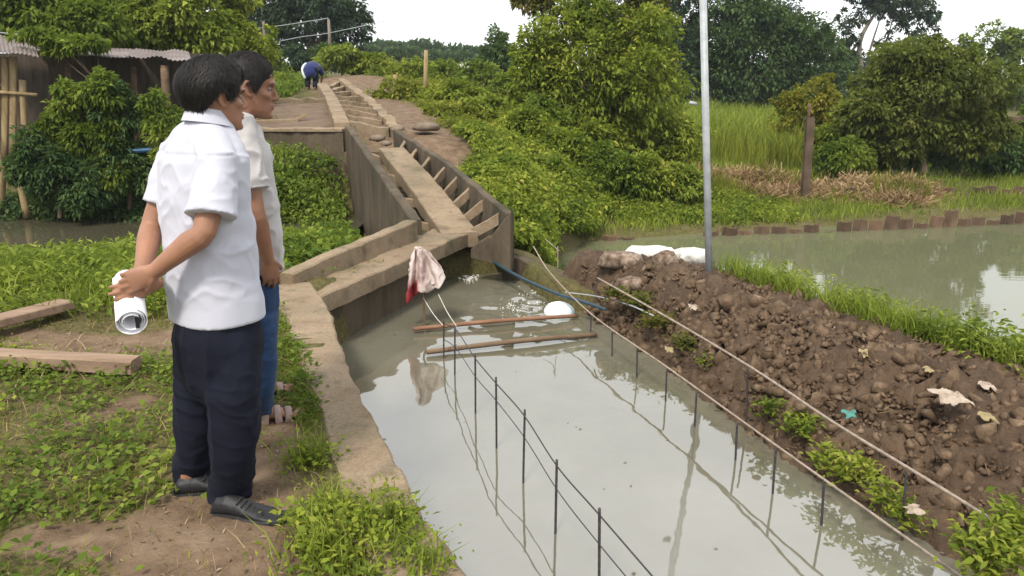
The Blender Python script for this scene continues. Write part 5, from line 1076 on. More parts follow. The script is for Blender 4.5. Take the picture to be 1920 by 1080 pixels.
def hair(H, body, k=1.0, nape=.045, front=.150, thick=.021, side=.10, n=5200, crop=1.0, seed=0, zr=.108):
    """cap of hair: the skull grown by thick above a hairline, with locks on it"""
    U, Vv = 64, 40; pts = []; ok = []
    C0 = np.array([-.004, 0, .125])
    def skull(az, el, extra):
        rx = np.where(np.cos(az) > 0, .094, .104); r = np.stack([np.cos(el) * np.cos(az) * rx, np.cos(el) * np.sin(az) * .080, np.sin(el) * np.where(el > 0, zr, .115)], -1)
        nn = nrm(r / np.array([.0095, .0064, .0115])); return C0 + r + nn * extra[..., None]
    def hairline(az):                                       # lowest elevation of hair for each azimuth (0 = face, pi = nape)
        a = np.abs((az + math.pi) % (2 * math.pi) - math.pi)
        return np.interp(a, [0, .55, .95, 1.18, 1.36, 1.55, 1.75, 1.95, 2.3, math.pi], [front, front - .05, .22, -.10, -.28, .02, .0, -.32, nape * 1.0, nape])
    az = np.linspace(-math.pi, math.pi, U, endpoint=False); f = np.linspace(0, 1, Vv); A, Fv = np.meshgrid(az, f, indexing='ij')
    lo = hairline(A); el = lo + (math.pi / 2 - .001 - lo) * Fv
    th = thick * (.25 + .75 * sstep(0, .35, Fv)) * (1 + .10 * vnoise(np.stack([np.cos(A) * 3, np.sin(A) * 3, el * 3 + seed], -1)))
    O = skull(A, el, th); I = skull(A, el, np.full(A.shape, -.012)); V = np.concatenate([O.reshape(-1, 3), I.reshape(-1, 3)]); m_ = U * Vv; F = []
    for i in range(U):
        i2 = (i + 1) % U
        for j in range(Vv - 1):
            a, b, c, d = i * Vv + j, i2 * Vv + j, i2 * Vv + j + 1, i * Vv + j + 1; F.append([a, b, c, d]); F.append([m_ + d, m_ + c, m_ + b, m_ + a])
        F.append([i * Vv, m_ + i * Vv, m_ + i2 * Vv, i2 * Vv])
    mb = MB().add(H.arr(V * k), F); LV = []; LF_ = []
    azr = RNG.uniform(-math.pi, math.pi, n); fr = RNG.uniform(0, 1, n) ** .8; lo = hairline(azr); e0 = lo + (math.pi / 2 - lo) * fr
    ln = RNG.uniform(.02, .045, n) * crop; steps = 4; prev = None; base = []
    crown_az = .0
    for s in range(steps):                                   # locks lie on the cap, swept back and down from the crown
        t = s / (steps - 1); back = np.where(np.abs(azr) < .9, -.2, 1.0)
        e = np.maximum(e0 - back * ln * t * 9, lo - .05); aa = azr + .12 * np.sin(e0 * 7 + seed) * t + .05 * RNG.normal(0, 1, n) * t
        base.append(skull(aa, np.minimum(e, math.pi / 2), thick * (.3 + .7 * sstep(0, .35, (e - lo) / (math.pi / 2 - lo))) + .0015 + .010 * t * RNG.uniform(-.2, 1, n) ** 3 - .003 * (t == 1)))
    base = np.stack(base, 1); tang = nrm(base[:, -1] - base[:, 0]); nn = nrm(base[:, 1] - C0); sd = nrm(np.cross(tang, nn)); w = RNG.uniform(.0006, .0022, (n, 1))
    for s in range(steps):
        ws = w * (1 - .8 * s / (steps - 1)); LV.append(np.stack([base[:, s] - sd * ws, base[:, s] + sd * ws], 1))
    LV = np.stack(LV, 1).reshape(-1, 3); q = (np.arange(n) * steps * 2)[:, None]
    Fq = np.concatenate([q + np.array([[2 * s, 2 * s + 1, 2 * s + 3, 2 * s + 2]]) for s in range(steps - 1)])
    Vc, Fc = mb.get(); Vall = np.concatenate([Vc, H.arr(LV * k)]); Fall = Fc + (Fq + len(Vc)).tolist()
    return obj('hair', Vall, Fall, M['hair'], body, True)
def hand_parts(W, d, nrmal, thumb, L=.185, curl=(.35, .5, .4), spread=.06, tcurl=.3, fan=None):
    """W wrist, d finger direction, nrmal the way the palm faces, thumb +1/-1 = side cross(d,n)*thumb"""
    d = nrm(d); n = nrm(np.asarray(nrmal, float) - np.dot(nrmal, d) * d); s = np.cross(d, n) * thumb; k = L / .185; P = []
    W = np.asarray(W, float)
    P.append(tube(np.array([W - d * .03 * k, W + d * .005 * k, W + d * .03 * k, W + d * .065 * k, W + d * .092 * k]), np.array([(.026, .020), (.028, .019), (.036, .017), (.041, .0145), (.038, .011)]) * k, 14, sub=2, up=n))
    P.append(tube(np.array([W + d * .02 * k + s * .020 * k + n * .006, W + d * .055 * k + s * .028 * k + n * .008]), np.array([.016, .013]) * k, 10, round_ends=True))
    for j, (o, ln, r) in enumerate([(.030, .072, .0086), (.010, .080, .0090), (-.010, .075, .0086), (-.029, .060, .0076)]):
        p = W + d * (.088 - .006 * abs(j - 1)) * k + s * o * k; dd = nrm(d + s * spread * (1.2 - j) * .8); pts = [p - d * .022 * k, p]; rr = [r * 1.0, r * 1.02]
        ang = 0
        for q, (c, fr) in enumerate(zip(curl if fan is None else fan[j], (.45, .30, .25))):
            ang += c; p = p + (dd * math.cos(ang) + n * math.sin(ang)) * ln * fr * k; pts.append(p); rr.append(r * (1 - .09 * (q + 1)))
        P.append(tube(np.array(pts), np.array(rr) * k, 10, sub=2, round_ends=True))
    p = W + d * .028 * k + s * .030 * k; td = nrm(d * .72 + s * .62 + n * .25); pts = [p - td * .02 * k, p]; rr = [.0125, .012]
    for q, (c, l) in enumerate(((tcurl * .5, .034), (tcurl, .028))):
        td = nrm(td + n * c - s * c * .5); p = p + td * l * k; pts.append(p); rr.append(.0105 - .0015 * q)
    P.append(tube(np.array(pts), np.array(rr) * k, 10, sub=2, round_ends=True)); return P
def arm_parts(S, E, W, k=1.0):
    S, E, W = map(lambda q: np.asarray(q, float), (S, E, W)); m1 = S * .5 + E * .5; m2 = E * .7 + W * .3
    return [tube(np.array([S, m1, E, m2, E * .35 + W * .65, W]), np.array([.046, .044, .038, .0405, .033, .0255]) * k, 14, sub=3, round_ends=True)]
def folds(me, fun):
    V = get_co(me); N = get_no(me); set_co(me, V + N * fun(V)[:, None])
def shoe(G, f, parent, L=.285, mat='shoe_black', seed=0):
    """closed lace shoe standing at ground point G (heel), pointing along f"""
    Fm = Frame(G, f); st = [(0.0, .026, .050, .012), (.02, .034, .085, .014), (.06, .037, .098, .016), (.10, .037, .088, .016), (.14, .041, .070, .016), (.18, .047, .058, .016), (.22, .048, .050, .016), (.255, .042, .043, .017), (.28, .026, .034, .02), (.286, .010, .028, .024)]
    RL = []
    for x, w, h, z0 in st:
        a = np.arange(20) / 20 * 2 * math.pi; y = np.cos(a) * w * np.where(np.sin(a) > 0, 1 - .45 * np.sin(a) ** 2, 1); z = z0 + (h - z0) * (np.sign(np.sin(a)) * np.abs(np.sin(a)) ** .8 * .5 + .5)
        RL.append(Fm.arr(np.stack([np.full(20, x * L / .286), y + .008 * math.sin(x * 9), z], -1)))
    V, F = rings(RL, 20); me = fuse('shoe', [(V, F)], .005, 2); folds(me, lambda q: .0016 * fbm(q * 40, 3)); sh_ = obj('shoe', me, None, M[mat], parent, True)
    out_ = []
    for x, w in [(-.006, .020), (.02, .037), (.07, .040), (.12, .041), (.17, .049), (.22, .051), (.26, .046), (.285, .030), (.296, .012)]: out_.append((x * L / .286, w))
    poly = [(x, w + .008 * math.sin(x * 9)) for x, w in out_] + [(x, -w + .008 * math.sin(x * 9)) for x, w in out_[::-1]]
    RLs = [Fm.arr(np.array([(x * .985, y * .95, z0) for x, y in poly])) if k == 0 else Fm.arr(np.array([(x, y, z0 + (.010 if x > .27 else 0)) for x, y in poly])) for k, z0 in enumerate((.0, .006, .024))]
    V, F = rings(RLs, len(poly)); obj('sole', V, F, M['sole'], sh_)
    mb = MB()
    for j in range(4):
        x = .115 + j * .018; z = .089 - j * .009; mb.add(*tube(Fm.arr(np.array([(x, -.026, z - .014), (x + .006, 0, z + .001), (x, .026, z - .014)])), .003, 6, sub=3))
    V, F = mb.get(); obj('laces', V, F, M['sole'], sh_, True); return sh_
# ---------------- first man: white short sleeved shirt, hands behind the back
Rv, Wv = np.array([.927, .375, 0]), np.array([-.375, .927, 0])                # picture right and away, seen from the camera at his place
def dirv(deg): a = math.radians(deg); return Rv * math.cos(a) + Wv * math.sin(a)
fh, fc, fe = dirv(18), dirv(33), dirv(22)
YB = 2.66
G = np.array([-1.09, YB, 0.0])
hip = yp(408, 622, YB); wai = yp(398, 520, YB - .005); che = yp(383, 360, YB); nek = yp(388, 232, YB + .01)
hdc = yp(403, 240, YB + .02)                                                     # under the ears at chin level
HD = Frame(yp(404, 243, YB + .01), fe, nrm(np.array([0, 0, 1.]) + fe * .10 - dirv(117) * .0))
print('man1 z', hip[2], wai[2], che[2], nek[2], HD.o[2])
LW, RW = yp(266, 512, 2.50), yp(290, 508, 2.445)
LS, RS = yp(333, 288, 2.79), yp(408, 298, 2.56)
LE, RE = yp(285, 425, 2.70), yp(383, 434, 2.45)
print('arm lengths', np.linalg.norm(LS - LE), np.linalg.norm(LE - LW), np.linalg.norm(RS - RE), np.linalg.norm(RE - RW))
parts = head_parts(HD, .96)
parts.append(tube(np.array([nek - [0, 0, .10], nek, HD(-.018, 0, .02), HD(-.02, 0, .07)]), np.array([.062, .058, .056, .056]), 18, sub=3))
lat = lambda f: np.cross([0, 0, 1.], f)
tr = [(hip - [0, 0, .12], fh, .11, .085), (hip, fh, .14, .10), (wai, fc, .13, .105), (wai * .5 + che * .5, fc, .14, .105), (che, fc, .15, .10), (che * .35 + nek * .65, fc, .14, .075), (nek - [0, 0, .02], fc, .07, .055)]
parts.append(rings([ering(c, lat(f), f, a, b, 24, 2.3) for c, f, a, b in tr], 24))
parts += arm_parts(LS, LE, LW); parts += arm_parts(RS, RE, RW)
# the rolled sheet in the left hand
PA, PB = yp(239, 527, 2.60), yp(247, 603, 2.375)
pd = nrm(PB - PA); pm_ = PA * .55 + PB * .45
toc = nrm(np.array([0, 0, EYE]) - pm_)
lh_n = nrm(pm_ - LW)
side = nrm(np.cross(pd, toc)); side = side if side @ Rv > 0 else -side                # picture right, square to the roll
LWr = pm_ + side * .075 + toc * .035 + np.array([0, 0, .045])
dL = nrm(-side * .85 + toc * .30 - np.array([0, 0, .25]))
parts += hand_parts(LWr, dL, nrm(-toc - side * .2), 1 if np.dot(np.cross(dL, -toc), pd) < 0 else -1, .18, curl=(.45, .75, .6), tcurl=.5)
parts.append(tube(np.array([LW + (LW - LE) * -.15, LW, LWr, LWr + dL * .02]), np.array([.027, .0255, .026, .026]), 12, sub=3))
# right hand closed on the left wrist
dR = nrm(LW - RW + np.array([0, 0, .02]) * 0 + nrm(LW - RW) * .02); 
parts += hand_parts(RW + nrm(RW - RE) * .0, nrm(nrm(RW - RE) * .5 - Rv * .75 - np.array([0, 0, .15])), nrm(Wv * .9 + np.array([0, 0, -.1])), 1, .175, curl=(.35, .75, .7), tcurl=.5)
for s, (gx_, gy_) in enumerate([(425, 955), (352, 925)]):                      # ankles, inside the shoes
    q = gp(gx_, gy_); kn = [yp(440, 775, 2.575), yp(373, 768, 2.74)][s]; parts.append(tube(np.array([q + [0, 0, .05], q * .6 + kn * .4, kn, yp([436, 384][s], 640, [2.61, 2.72][s])]), np.array([.033, .042, .048, .065]), 12, sub=2, round_ends=True))
me = fuse('person', parts, .0048, 2); head_dents(me, HD, .96)
me.materials.append(M['skin1'])
man1 = obj('person', me, None, None, None, True, 'man in white short sleeved shirt and navy trousers, hands behind his back holding rolled paper', 'person')
face_details(HD, man1, .96); hair(HD, man1, 1.0, nape=-.62, front=.42, thick=.024, zr=.094, n=6500, seed=1)
# shirt
T = [(yp(408, 594, YB), fh * .4 + fc * .6, .178, .148), (yp(405, 560, YB), fc, .174, .144), (wai, fc, .168, .138), (yp(393, 450, YB), fc, .170, .132), (yp(386, 390, YB), fc, .174, .125), (yp(383, 340, YB), fc, .176, .118), (yp(383, 300, YB), fc, .176, .112), (yp(385, 272, YB), fc, .145, .095), (yp(388, 246, YB), fc, .098, .078), (yp(389, 224, YB), fc, .064, .062)]
sp = [rings([ering(c, lat(nrm(f)), nrm(f), a, b, 40, 2.45) for c, f, a, b in T], 40)]
def sleeve(S, E, f_end, r0, r1, inn):
    S = np.asarray(S, float); E = np.asarray(E, float); d = E - S
    return tube(np.array([S - d * inn, S - d * .02, S + d * .35, S + d * f_end * .8, S + d * f_end]), np.array([r0 * .92, r0, r0 * 1.02, (r0 + r1) / 2 * 1.02, r1]), 24, sub=3)
RSE, LSE = RS + (RE - RS) * .80 + yp(392, 400, 2.5) * 0 + Rv * .012, LS + (LE - LS) * .72 + Rv * .006
sp.append(sleeve(RS, RSE, 1.0, .066, .084, .10)); sp.append(sleeve(LS, LSE, 1.0, .060, .066, .10))
sp.append(tube(np.array([RS + [0, 0, .002], RS * .5 + nek * .5 + [0, 0, .0], nek - [0, 0, .03]]), np.array([.062, .064, .058]), 18, sub=3, round_ends=True))
sp.append(tube(np.array([LS + [0, 0, .002], LS * .5 + nek * .5 + [0, 0, .0], nek - [0, 0, .03]]), np.array([.055, .062, .058]), 18, sub=3, round_ends=True))
me = fuse('shirt', sp, .0065, 4)
zc = che[2]
def shirt_folds(V):
    L = Frame(che, fc).loc(V)
    a = fbm(np.stack([L[:, 1] * 7 + L[:, 2] * 5, L[:, 0] * 7, L[:, 2] * 3.2 - L[:, 1] * 3], -1), 3)
    b = fbm(np.stack([L[:, 0] * 16, L[:, 1] * 16, L[:, 2] * 9 + 4 * a], -1), 3)
    w = sstep(-.45, -.05, -np.abs(L[:, 2] + .2)) * .4 + .6
    ridge = np.abs(np.sin((L[:, 2] * 1.0 + L[:, 1] * .75 + .05 * a) * 34)) ** 2 * np.exp(-((L[:, 2] + .14) / .12) ** 2) * sstep(0, -.12, L[:, 0] * 0 + L[:, 1])
    c1 = (1 - np.abs(fbm(np.stack([L[:, 1] * 6 + L[:, 2] * 9, L[:, 0] * 6, L[:, 2] * 5 - L[:, 1] * 8], -1) + 7, 2))) ** 6; c2 = (1 - np.abs(fbm(np.stack([L[:, 1] * 9 - L[:, 2] * 4, L[:, 0] * 9 + L[:, 2] * 4, L[:, 2] * 3], -1) + 31, 2))) ** 7
    seam = -.0035 * np.exp(-((L[:, 2] - .135 + .02 * L[:, 1]) / .004) ** 2) * (L[:, 0] < .02)
    hem = sstep(-.40, -.31, L[:, 2])
    return hem * (seam + .0065 * (c1 - .3) * w + .004 * (c2 - .25) + .006 * a * w + .002 * b) + .0045 * hem * (ridge - .4) * (np.exp(-((L[:, 2] + .14) / .12) ** 2))
folds(me, shirt_folds)
shirt = obj('shirt', me, None, M['shirt_white'], man1, True)
def band_ring(c, f, a, b, h, th, up, name, mat, parent, gap=0.0, lean=0.0, tilt=0.0):
    n = 48; ang = np.linspace(gap, 2 * math.pi - gap, n); l_ = lat(f); V = []
    for z, e in ((0, 0), (h, lean)):
        for rr in (0, th):
            V.append(np.array([c + f * (b + rr + e) * math.cos(x) + l_ * (a + rr + e) * math.sin(x) + np.array(up) * (z + tilt * math.cos(x)) for x in ang]))
    V = np.concatenate(V); F = []
    q = lambda layer, i: layer * n + i
    for i in range(n - 1):
        F += [[q(1, i), q(1, i + 1), q(3, i + 1), q(3, i)], [q(0, i + 1), q(0, i), q(2, i), q(2, i + 1)], [q(2, i), q(3, i), q(3, i + 1), q(2, i + 1)], [q(1, i), q(0, i), q(0, i + 1), q(1, i + 1)]]
    F += [[q(0, 0), q(1, 0), q(3, 0), q(2, 0)], [q(0, n - 1), q(2, n - 1), q(3, n - 1), q(1, n - 1)]]
    return obj(name, V, F, mat, parent, False)
band_ring(yp(391, 229, YB), fc, .068, .070, .040, .004, (0, 0, 1), 'collar', M['shirt_white'], shirt, .25, -.006, -.014)
band_ring(yp(390, 233, YB), fc, .080, .079, .030, .004, (0, 0, 1), 'collar', M['shirt_white'], shirt, .3, -.014, -.016)
# vent and side seam
P = [yp(418, 583, 2.47), yp(418, 545, 2.475), yp(416, 480, 2.49)]
# trousers
RA, LA = gp(433, 952), gp(364, 918)
RK, LK = yp(440, 775, 2.575), yp(373, 768, 2.74)
tp = [rings([ering(c, lat(f), f, a, b, 32, 2.4) for c, f, a, b in [(yp(411, 745, YB), fh, .10, .07), (yp(410, 710, YB), fh, .155, .110), (yp(409, 660, YB), fh, .178, .136), (hip, fh, .176, .142), (yp(404, 585, YB), fh, .160, .126), (yp(401, 560, YB), fh, .145, .112)]], 32)]
def leg(top, K, A, r):
    return tube(np.array([top, top * .55 + K * .45, K, K * .5 + A * .5, A + [0, 0, .10], A + [0, 0, .045]]), np.array(r), 24, sub=3)
tp.append(leg(yp(431, 622, 2.61), RK, RA, [.088, .101, .086, .076, .073, .079])); tp.append(leg(yp(388, 622, 2.72), LK, LA, [.088, .101, .086, .075, .071, .075]))
me = fuse('trousers', tp, .0065, 14)
def trouser_folds(V):
    z = V[:, 2]; a = fbm(np.stack([V[:, 0] * 6, V[:, 1] * 6, z * 8], -1), 3); b = fbm(np.stack([V[:, 0] * 8 + z * 6, V[:, 1] * 8, z * 26 + 3 * a], -1), 2)
    w = np.exp(-((z - .07) / .10) ** 2) * 1.4 + np.exp(-((z - .48) / .13) ** 2) * .8 + .25
    c = fbm(np.stack([V[:, 0] * 15, V[:, 1] * 15, z * 2.2], -1), 2)
    r1 = (1 - np.abs(fbm(np.stack([V[:, 0] * 8, V[:, 1] * 8, z * 2.0], -1) + 3, 2))) ** 6; r2 = (1 - np.abs(fbm(np.stack([V[:, 0] * 7 + z * 5, V[:, 1] * 7 - z * 4, z * 11], -1) + 13, 2))) ** 6
    return .004 * a + .0035 * b * w + .005 * c + .012 * (r1 - .3) + .0065 * (r2 - .3) * np.clip(w, .3, 1)
folds(me, trouser_folds); obj('trousers', me, None, M['navy'], man1, True)
sf = nrm(gp(532, 986)[:2] - gp(408, 966)[:2]); shoe(gp(403, 966), np.array([*sf, 0]), man1, .30)
sf2 = nrm(np.array([1, .13])); shoe(gp(330, 932), np.array([*sf2, 0]), man1, .285)
for c, d in ((LW * .35 + LWr * .65, nrm(LWr - LW)),):
    V, F = tube(np.array([c - d * .006, c + d * .006]), .031, 24, cap=False); o = obj('bracelet', V, F, M['band'], man1, True); q = o.modifiers.new('t', 'SOLIDIFY'); q.thickness = .004
# rolled paper: a sheet wound three turns, the picture's black print showing at its mouth
n, turns = 110, 3.2; th = np.linspace(0, turns * 2 * math.pi, n); e1 = side; e2 = np.cross(pd, e1)
rr = np.linspace(.026, .046, n); rr[-26:] = .0465; V = []
for end, P0 in ((0, PA - pd * .01), (1, PB)):
    V.append(np.array([P0 + e1 * r * math.cos(x) + e2 * r * math.sin(x) + pd * ((.006 * math.sin(x * .5)) if end else 0) for x, r in zip(th, rr)]))
V = np.concatenate(V); F = [[i, i + 1, n + i + 1, n + i] for i in range(n - 1)]
rp_ = obj('rolled_paper', V, F, M['paper'], None, True, 'roll of white paper held behind the back of the man in white', 'paper roll'); q = rp_.modifiers.new('t', 'SOLIDIFY'); q.thickness = .0012
q0 = PB - pd * .03 - e2 * 0; mb = MB()
for j in range(2):
    V, F = box(PB - pd * .012 + e1 * (.020 - j * .004) - nrm(toc - pd * (toc @ pd)) * (-.006 + .02 * j), pd, e1, np.cross(pd, e1), .018, .006, .010); mb.add(V, F)
V, F = mb.get(); obj('binder_clip', V, F, M['ink'], rp_)
# ---------------- second man: grey tee shirt, jeans, sandals
Y2 = 3.33; R2, W2 = np.array([.945, .325, 0]), np.array([-.325, .945, 0])
dv2 = lambda deg: R2 * math.cos(math.radians(deg)) + W2 * math.sin(math.radians(deg))
f2, fb2 = dv2(4), dv2(14)
HD2 = Frame(yp(462, 219, Y2), f2, nrm(np.array([0, 0, 1.]) + f2 * .16))
hip2 = yp(463, 560, Y2); wai2 = yp(462, 470, Y2); che2 = yp(455, 330, Y2); nek2 = yp(450, 225, Y2)
print('man2 z', hip2[2], che2[2], nek2[2], HD2.o[2])
parts = head_parts(HD2, 1.06)
parts.append(tube(np.array([nek2 - [0, 0, .10], nek2, HD2(-.022, 0, .01), HD2(-.02, 0, .07)]), np.array([.064, .06, .058, .058]), 18, sub=3))
tr = [(hip2 - [0, 0, .1], f2, .11, .08), (hip2, f2, .14, .10), (wai2, fb2, .135, .10), (che2, fb2, .15, .10), (che2 * .4 + nek2 * .6, fb2, .14, .075), (nek2 - [0, 0, .02], fb2, .07, .055)]
parts.append(rings([ering(c, lat(f), f, a, b, 24, 2.3) for c, f, a, b in tr], 24))
RS2, RE2, RW2 = yp(452, 262, Y2 - .17), yp(478, 395, Y2 - .215), yp(502, 486, Y2 - .15)
LS2, LE2, LW2 = yp(448, 262, Y2 + .18), yp(450, 395, Y2 + .22), yp(480, 480, Y2 + .2)
print('arm2', np.linalg.norm(RS2 - RE2), np.linalg.norm(RE2 - RW2))
parts += arm_parts(RS2, RE2, RW2, 1.02) + arm_parts(LS2, LE2, LW2)
parts += hand_parts(RW2, nrm(RW2 - RE2 + np.array([0, 0, -.12])), nrm(np.array([0, 0, 0]) + W2 * .9 + R2 * -.3), 1 if np.dot(np.cross(RW2 - RE2, W2), R2) > 0 else -1, .185, curl=(.30, .45, .35))
parts += hand_parts(LW2, nrm(LW2 - LE2 + np.array([0, 0, -.12])), -W2, 1, .18, curl=(.30, .45, .35))
RA2, LA2 = gp(490, 800), gp(478, 750)
for q in (RA2, LA2): parts.append(tube(np.array([q + [0, 0, .04], q + [0, 0, .25], hip2 * .5 + q * .5, hip2 - [0, 0, .08]]), np.array([.034, .045, .055, .07]), 12, sub=2, round_ends=True))
def foot(A, f):
    Fm = Frame([A[0], A[1], .028], f); P = [tube(Fm.arr(np.array([(-.055, 0, .03), (-.03, 0, .034), (.02, 0, .04), (.07, 0, .032), (.12, .002, .022), (.155, .002, .016)])), np.array([(.026, .028), (.031, .034), (.033, .038), (.038, .028), (.042, .02), (.036, .014)]), 14, sub=2, up=(0, 0, 1), round_ends=True)]
    for j, (y, l, r) in enumerate([(.030, .050, .0125), (.012, .048, .0095), (-.005, .042, .009), (-.020, .034, .0085), (-.033, .024, .008)]):
        P.append(tube(Fm.arr(np.array([(.13, y, .016), (.155 + l * .5, y * 1.08, .015), (.155 + l * .9, y * 1.1, .010)])), np.array([r, r, r * .9]), 8, sub=2, round_ends=True))
    return P
ff = nrm(gp(560, 808)[:2] - gp(474, 822)[:2]); fr_ = np.array([*ff, 0]); fl_ = R2
parts += foot(RA2, fr_) + foot(LA2, fl_)
me = fuse('person', parts, .005, 2); head_dents(me, HD2, 1.06); me.materials.append(M['skin2'])
man2 = obj('person', me, None, None, None, True, 'man in pale grey T-shirt, blue jeans and sandals standing beyond the man in white', 'person')
face_details(HD2, man2, 1.06); hair(HD2, man2, 1.06, nape=-.45, front=.40, thick=.016, n=4500, seed=3, crop=.8)
T = [(yp(464, 505, Y2), fb2, .185, .150), (wai2, fb2, .180, .150), (yp(461, 420, Y2), fb2, .182, .148), (yp(457, 370, Y2), fb2, .185, .138), (che2, fb2, .190, .128), (yp(452, 290, Y2), fb2, .180, .115), (yp(450, 258, Y2), fb2, .140, .09), (yp(450, 238, Y2), fb2, .085, .072)]
sp = [rings([ering(c, lat(f), f, a, b, 36, 2.4) for c, f, a, b in T], 36)]
sp.append(sleeve(RS2 + [0, 0, .01], RE2, .72, .072, .080, .28)); sp.append(sleeve(LS2 + [0, 0, .01], LE2, .7, .072, .078, .28))
for S_ in (RS2, LS2): sp.append(tube(np.array([S_ + [0, 0, .024], S_ * .5 + nek2 * .5 + [0, 0, .0], nek2 - [0, 0, .02]]), np.array([.06, .064, .058]), 16, sub=3, round_ends=True))
me = fuse('t_shirt', sp, .007, 4)
def tee_folds(V):
    L = Frame(che2, fb2).loc(V); a = fbm(np.stack([L[:, 1] * 6 + L[:, 2] * 6, L[:, 0] * 8 - L[:, 2] * 4, L[:, 2] * 5], -1), 3); r = (1 - np.abs(fbm(np.stack([L[:, 1] * 6 + L[:, 2] * 8, L[:, 0] * 7, L[:, 2] * 6 - L[:, 0] * 7], -1) + 5, 2))) ** 6; return .010 * a + .003 * fbm(L * 20, 2) + .012 * (r - .3)
folds(me, tee_folds); tee = obj('t_shirt', me, None, M['shirt_grey'], man2, True)
band_ring(yp(450, 236, Y2), fb2, .064, .062, .016, .005, (0, 0, 1), 'neckband', M['shirt_grey'], tee, .0, -.003, -.02)
tp = [rings([ering(c, lat(f2), f2, a, b, 32, 2.4) for c, a, b in [(yp(466, 620, Y2), .12, .10), (yp(465, 590, Y2), .155, .125), (hip2, .165, .135), (yp(463, 500, Y2), .158, .130)]], 32)]
tp.append(leg(yp(474, 590, Y2 - .08), yp(484, 690, Y2 - .085), RA2 + [0, 0, .02], [.10, .094, .080, .070, .066, .066])); tp.append(leg(yp(466, 590, Y2 + .09), yp(468, 680, Y2 + .12), LA2 + [0, 0, .02], [.10, .092, .080, .070, .066, .066]))
me = fuse('jeans', tp, .0065, 4); folds(me, trouser_folds); obj('jeans', me, None, M['denim'], man2, True)
for A, f in ((RA2, fr_), (LA2, fl_)):
    Fm = Frame([A[0], A[1], 0], f); o_ = [(-.085, .022), (-.07, .036), (-.02, .038), (.05, .040), (.11, .049), (.16, .050), (.195, .042), (.212, .024)]
    poly = [(x, w) for x, w in o_] + [(x, -w) for x, w in o_[::-1]]
    V, F = rings([Fm.arr(np.array([(x, y, z) for x, y in poly])) for z in (0, .014, .03)], len(poly)); so = obj('sandal', V, F, M['sandal'], man2)
    mb = MB()
    for x0, x1, h in ((.080, .072, .094), (.122, .130, .080), (.015, .025, .114)):
        mb.add(*tube(Fm.arr(np.array([(x0, -.050, .018), (x0 * .5 + x1 * .5, -.040, h * .74), (x0 * .5 + x1 * .5, 0, h), (x0 * .5 + x1 * .5, .040, h * .74), (x1, .050, .018)])), (.003, .017), 8, sub=3, up=f))
    V, F = mb.get(); obj('strap', V, F, M['strap'], so, True)
# ---------------- third person, bent over on the hilltop path
YT = 21.8; g3 = yp(585, 172, YT); g3[2] = hz1(g3[0], YT) + .02
print('third', g3, yp(585, 122, YT))
z3 = g3[2]; B3 = lambda dx, dy, z: np.array([g3[0] + dx, YT + dy, z3 + z * .72])
HD3 = Frame(B3(.08, .52, .62), np.array([.15, .7, -.7]), np.array([.05, .6, .75]))
parts = head_parts(HD3, 1.0) + [tube(np.array([B3(0, .02, .66), B3(.02, .2, .80), B3(.05, .38, .76), HD3(0, 0, .05)]), np.array([(.15, .11), (.17, .12), (.16, .11), (.055, .055)]), 16, sub=3, round_ends=True)]
for s in (-1, 1):
    parts.append(tube(np.array([B3(.09 * s, 0, .66), B3(.11 * s, .06, .38), B3(.10 * s, -.03, .08)]), np.array([.085, .06, .042]), 12, sub=3, round_ends=True))
    parts.append(tube(np.array([B3(.10 * s, -.06, .03), B3(.10 * s, .14, .03)]), np.array([.04, .035]), 10, round_ends=True))
    S, E, W = B3(.19 * s, .34, .74), B3(.22 * s, .40, .48), B3(.16 * s, .46, .26); parts += arm_parts(S, E, W); parts += hand_parts(W, nrm(W - E), np.array([-s, 0, 0.]), s, .17)
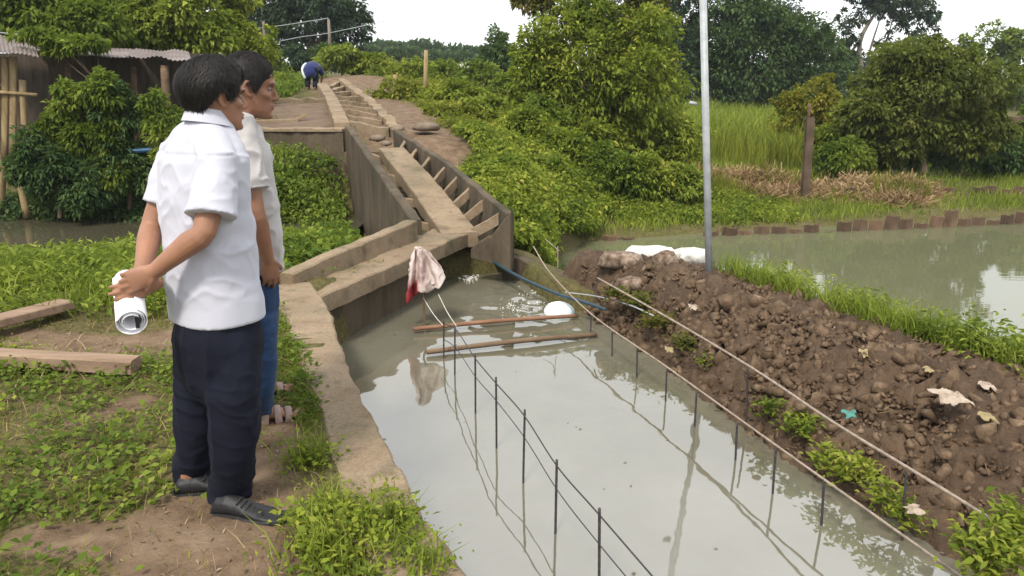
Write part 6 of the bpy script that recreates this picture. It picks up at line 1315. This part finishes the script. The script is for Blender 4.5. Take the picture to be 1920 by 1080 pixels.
me = fuse('person', parts, .008, 2); me.materials.append(M['skin2']); man3 = obj('person', me, None, None, None, True, 'person in dark blue top bending over on the hilltop path', 'person')
M['royal'] = cloth_mat('shirt_blue', (.010, .017, .085), 300, .2); M['pale_blue'] = cloth_mat('towel', (.55, .64, .70), 300, .1)
me = fuse('shirt', [tube(np.array([B3(0, -.04, .60), B3(0, .02, .70), B3(.02, .2, .82), B3(.05, .38, .78), B3(.06, .44, .74)]), np.array([(.18, .14), (.185, .15), (.20, .14), (.18, .12), (.10, .09)]), 18, sub=3, round_ends=True)] + [tube(np.array([B3(.15 * s, .33, .76), B3(.21 * s, .38, .58)]), np.array([.085, .075]), 12, sub=2, round_ends=True) for s in (-1, 1)], .01, 3); obj('shirt', me, None, M['royal'], man3, True)
me = fuse('trousers', [tube(np.array([B3(.09 * s, 0, .68), B3(.11 * s, .06, .38), B3(.10 * s, -.03, .10)]), np.array([.11, .085, .07]), 14, sub=3, round_ends=True) for s in (-1, 1)] + [tube(np.array([B3(-.08, 0, .66), B3(.08, 0, .66)]), .125, 14, round_ends=True)], .01, 3); obj('trousers', me, None, M['navy'], man3, True)
hair(HD3, man3, 1.0, nape=-.5, front=.4, thick=.016, n=800)
V, F = tube(np.array([B3(-.19, .30, .90), B3(-.22, .10, .80), B3(-.21, -.03, .62), B3(-.15, -.06, .42)]), (.035, .05), 10, sub=3, round_ends=True); obj('towel', V, F, M['pale_blue'], man3, True)
# ------------------------------------------------------------------ air
m = bpy.data.materials.new('haze'); m.use_nodes = True; t = m.node_tree; t.nodes.clear()
o_ = t.nodes.new('ShaderNodeOutputMaterial'); pv = t.nodes.new('ShaderNodeVolumePrincipled')
pv.inputs['Color'].default_value = (.86, .92, 1.0, 1); pv.inputs['Density'].default_value = .0006; pv.inputs['Anisotropy'].default_value = .2
t.links.new(pv.outputs[0], o_.inputs['Volume'])
V, F = box((0, 57, 12), (1, 0, 0), (0, 1, 0), (0, 0, 1), 96, 78, 16.5); obj('haze', V, F, m, kind='stuff')
print('script seconds', round(time.time() - T0, 1), 'objects', len(bpy.data.objects))
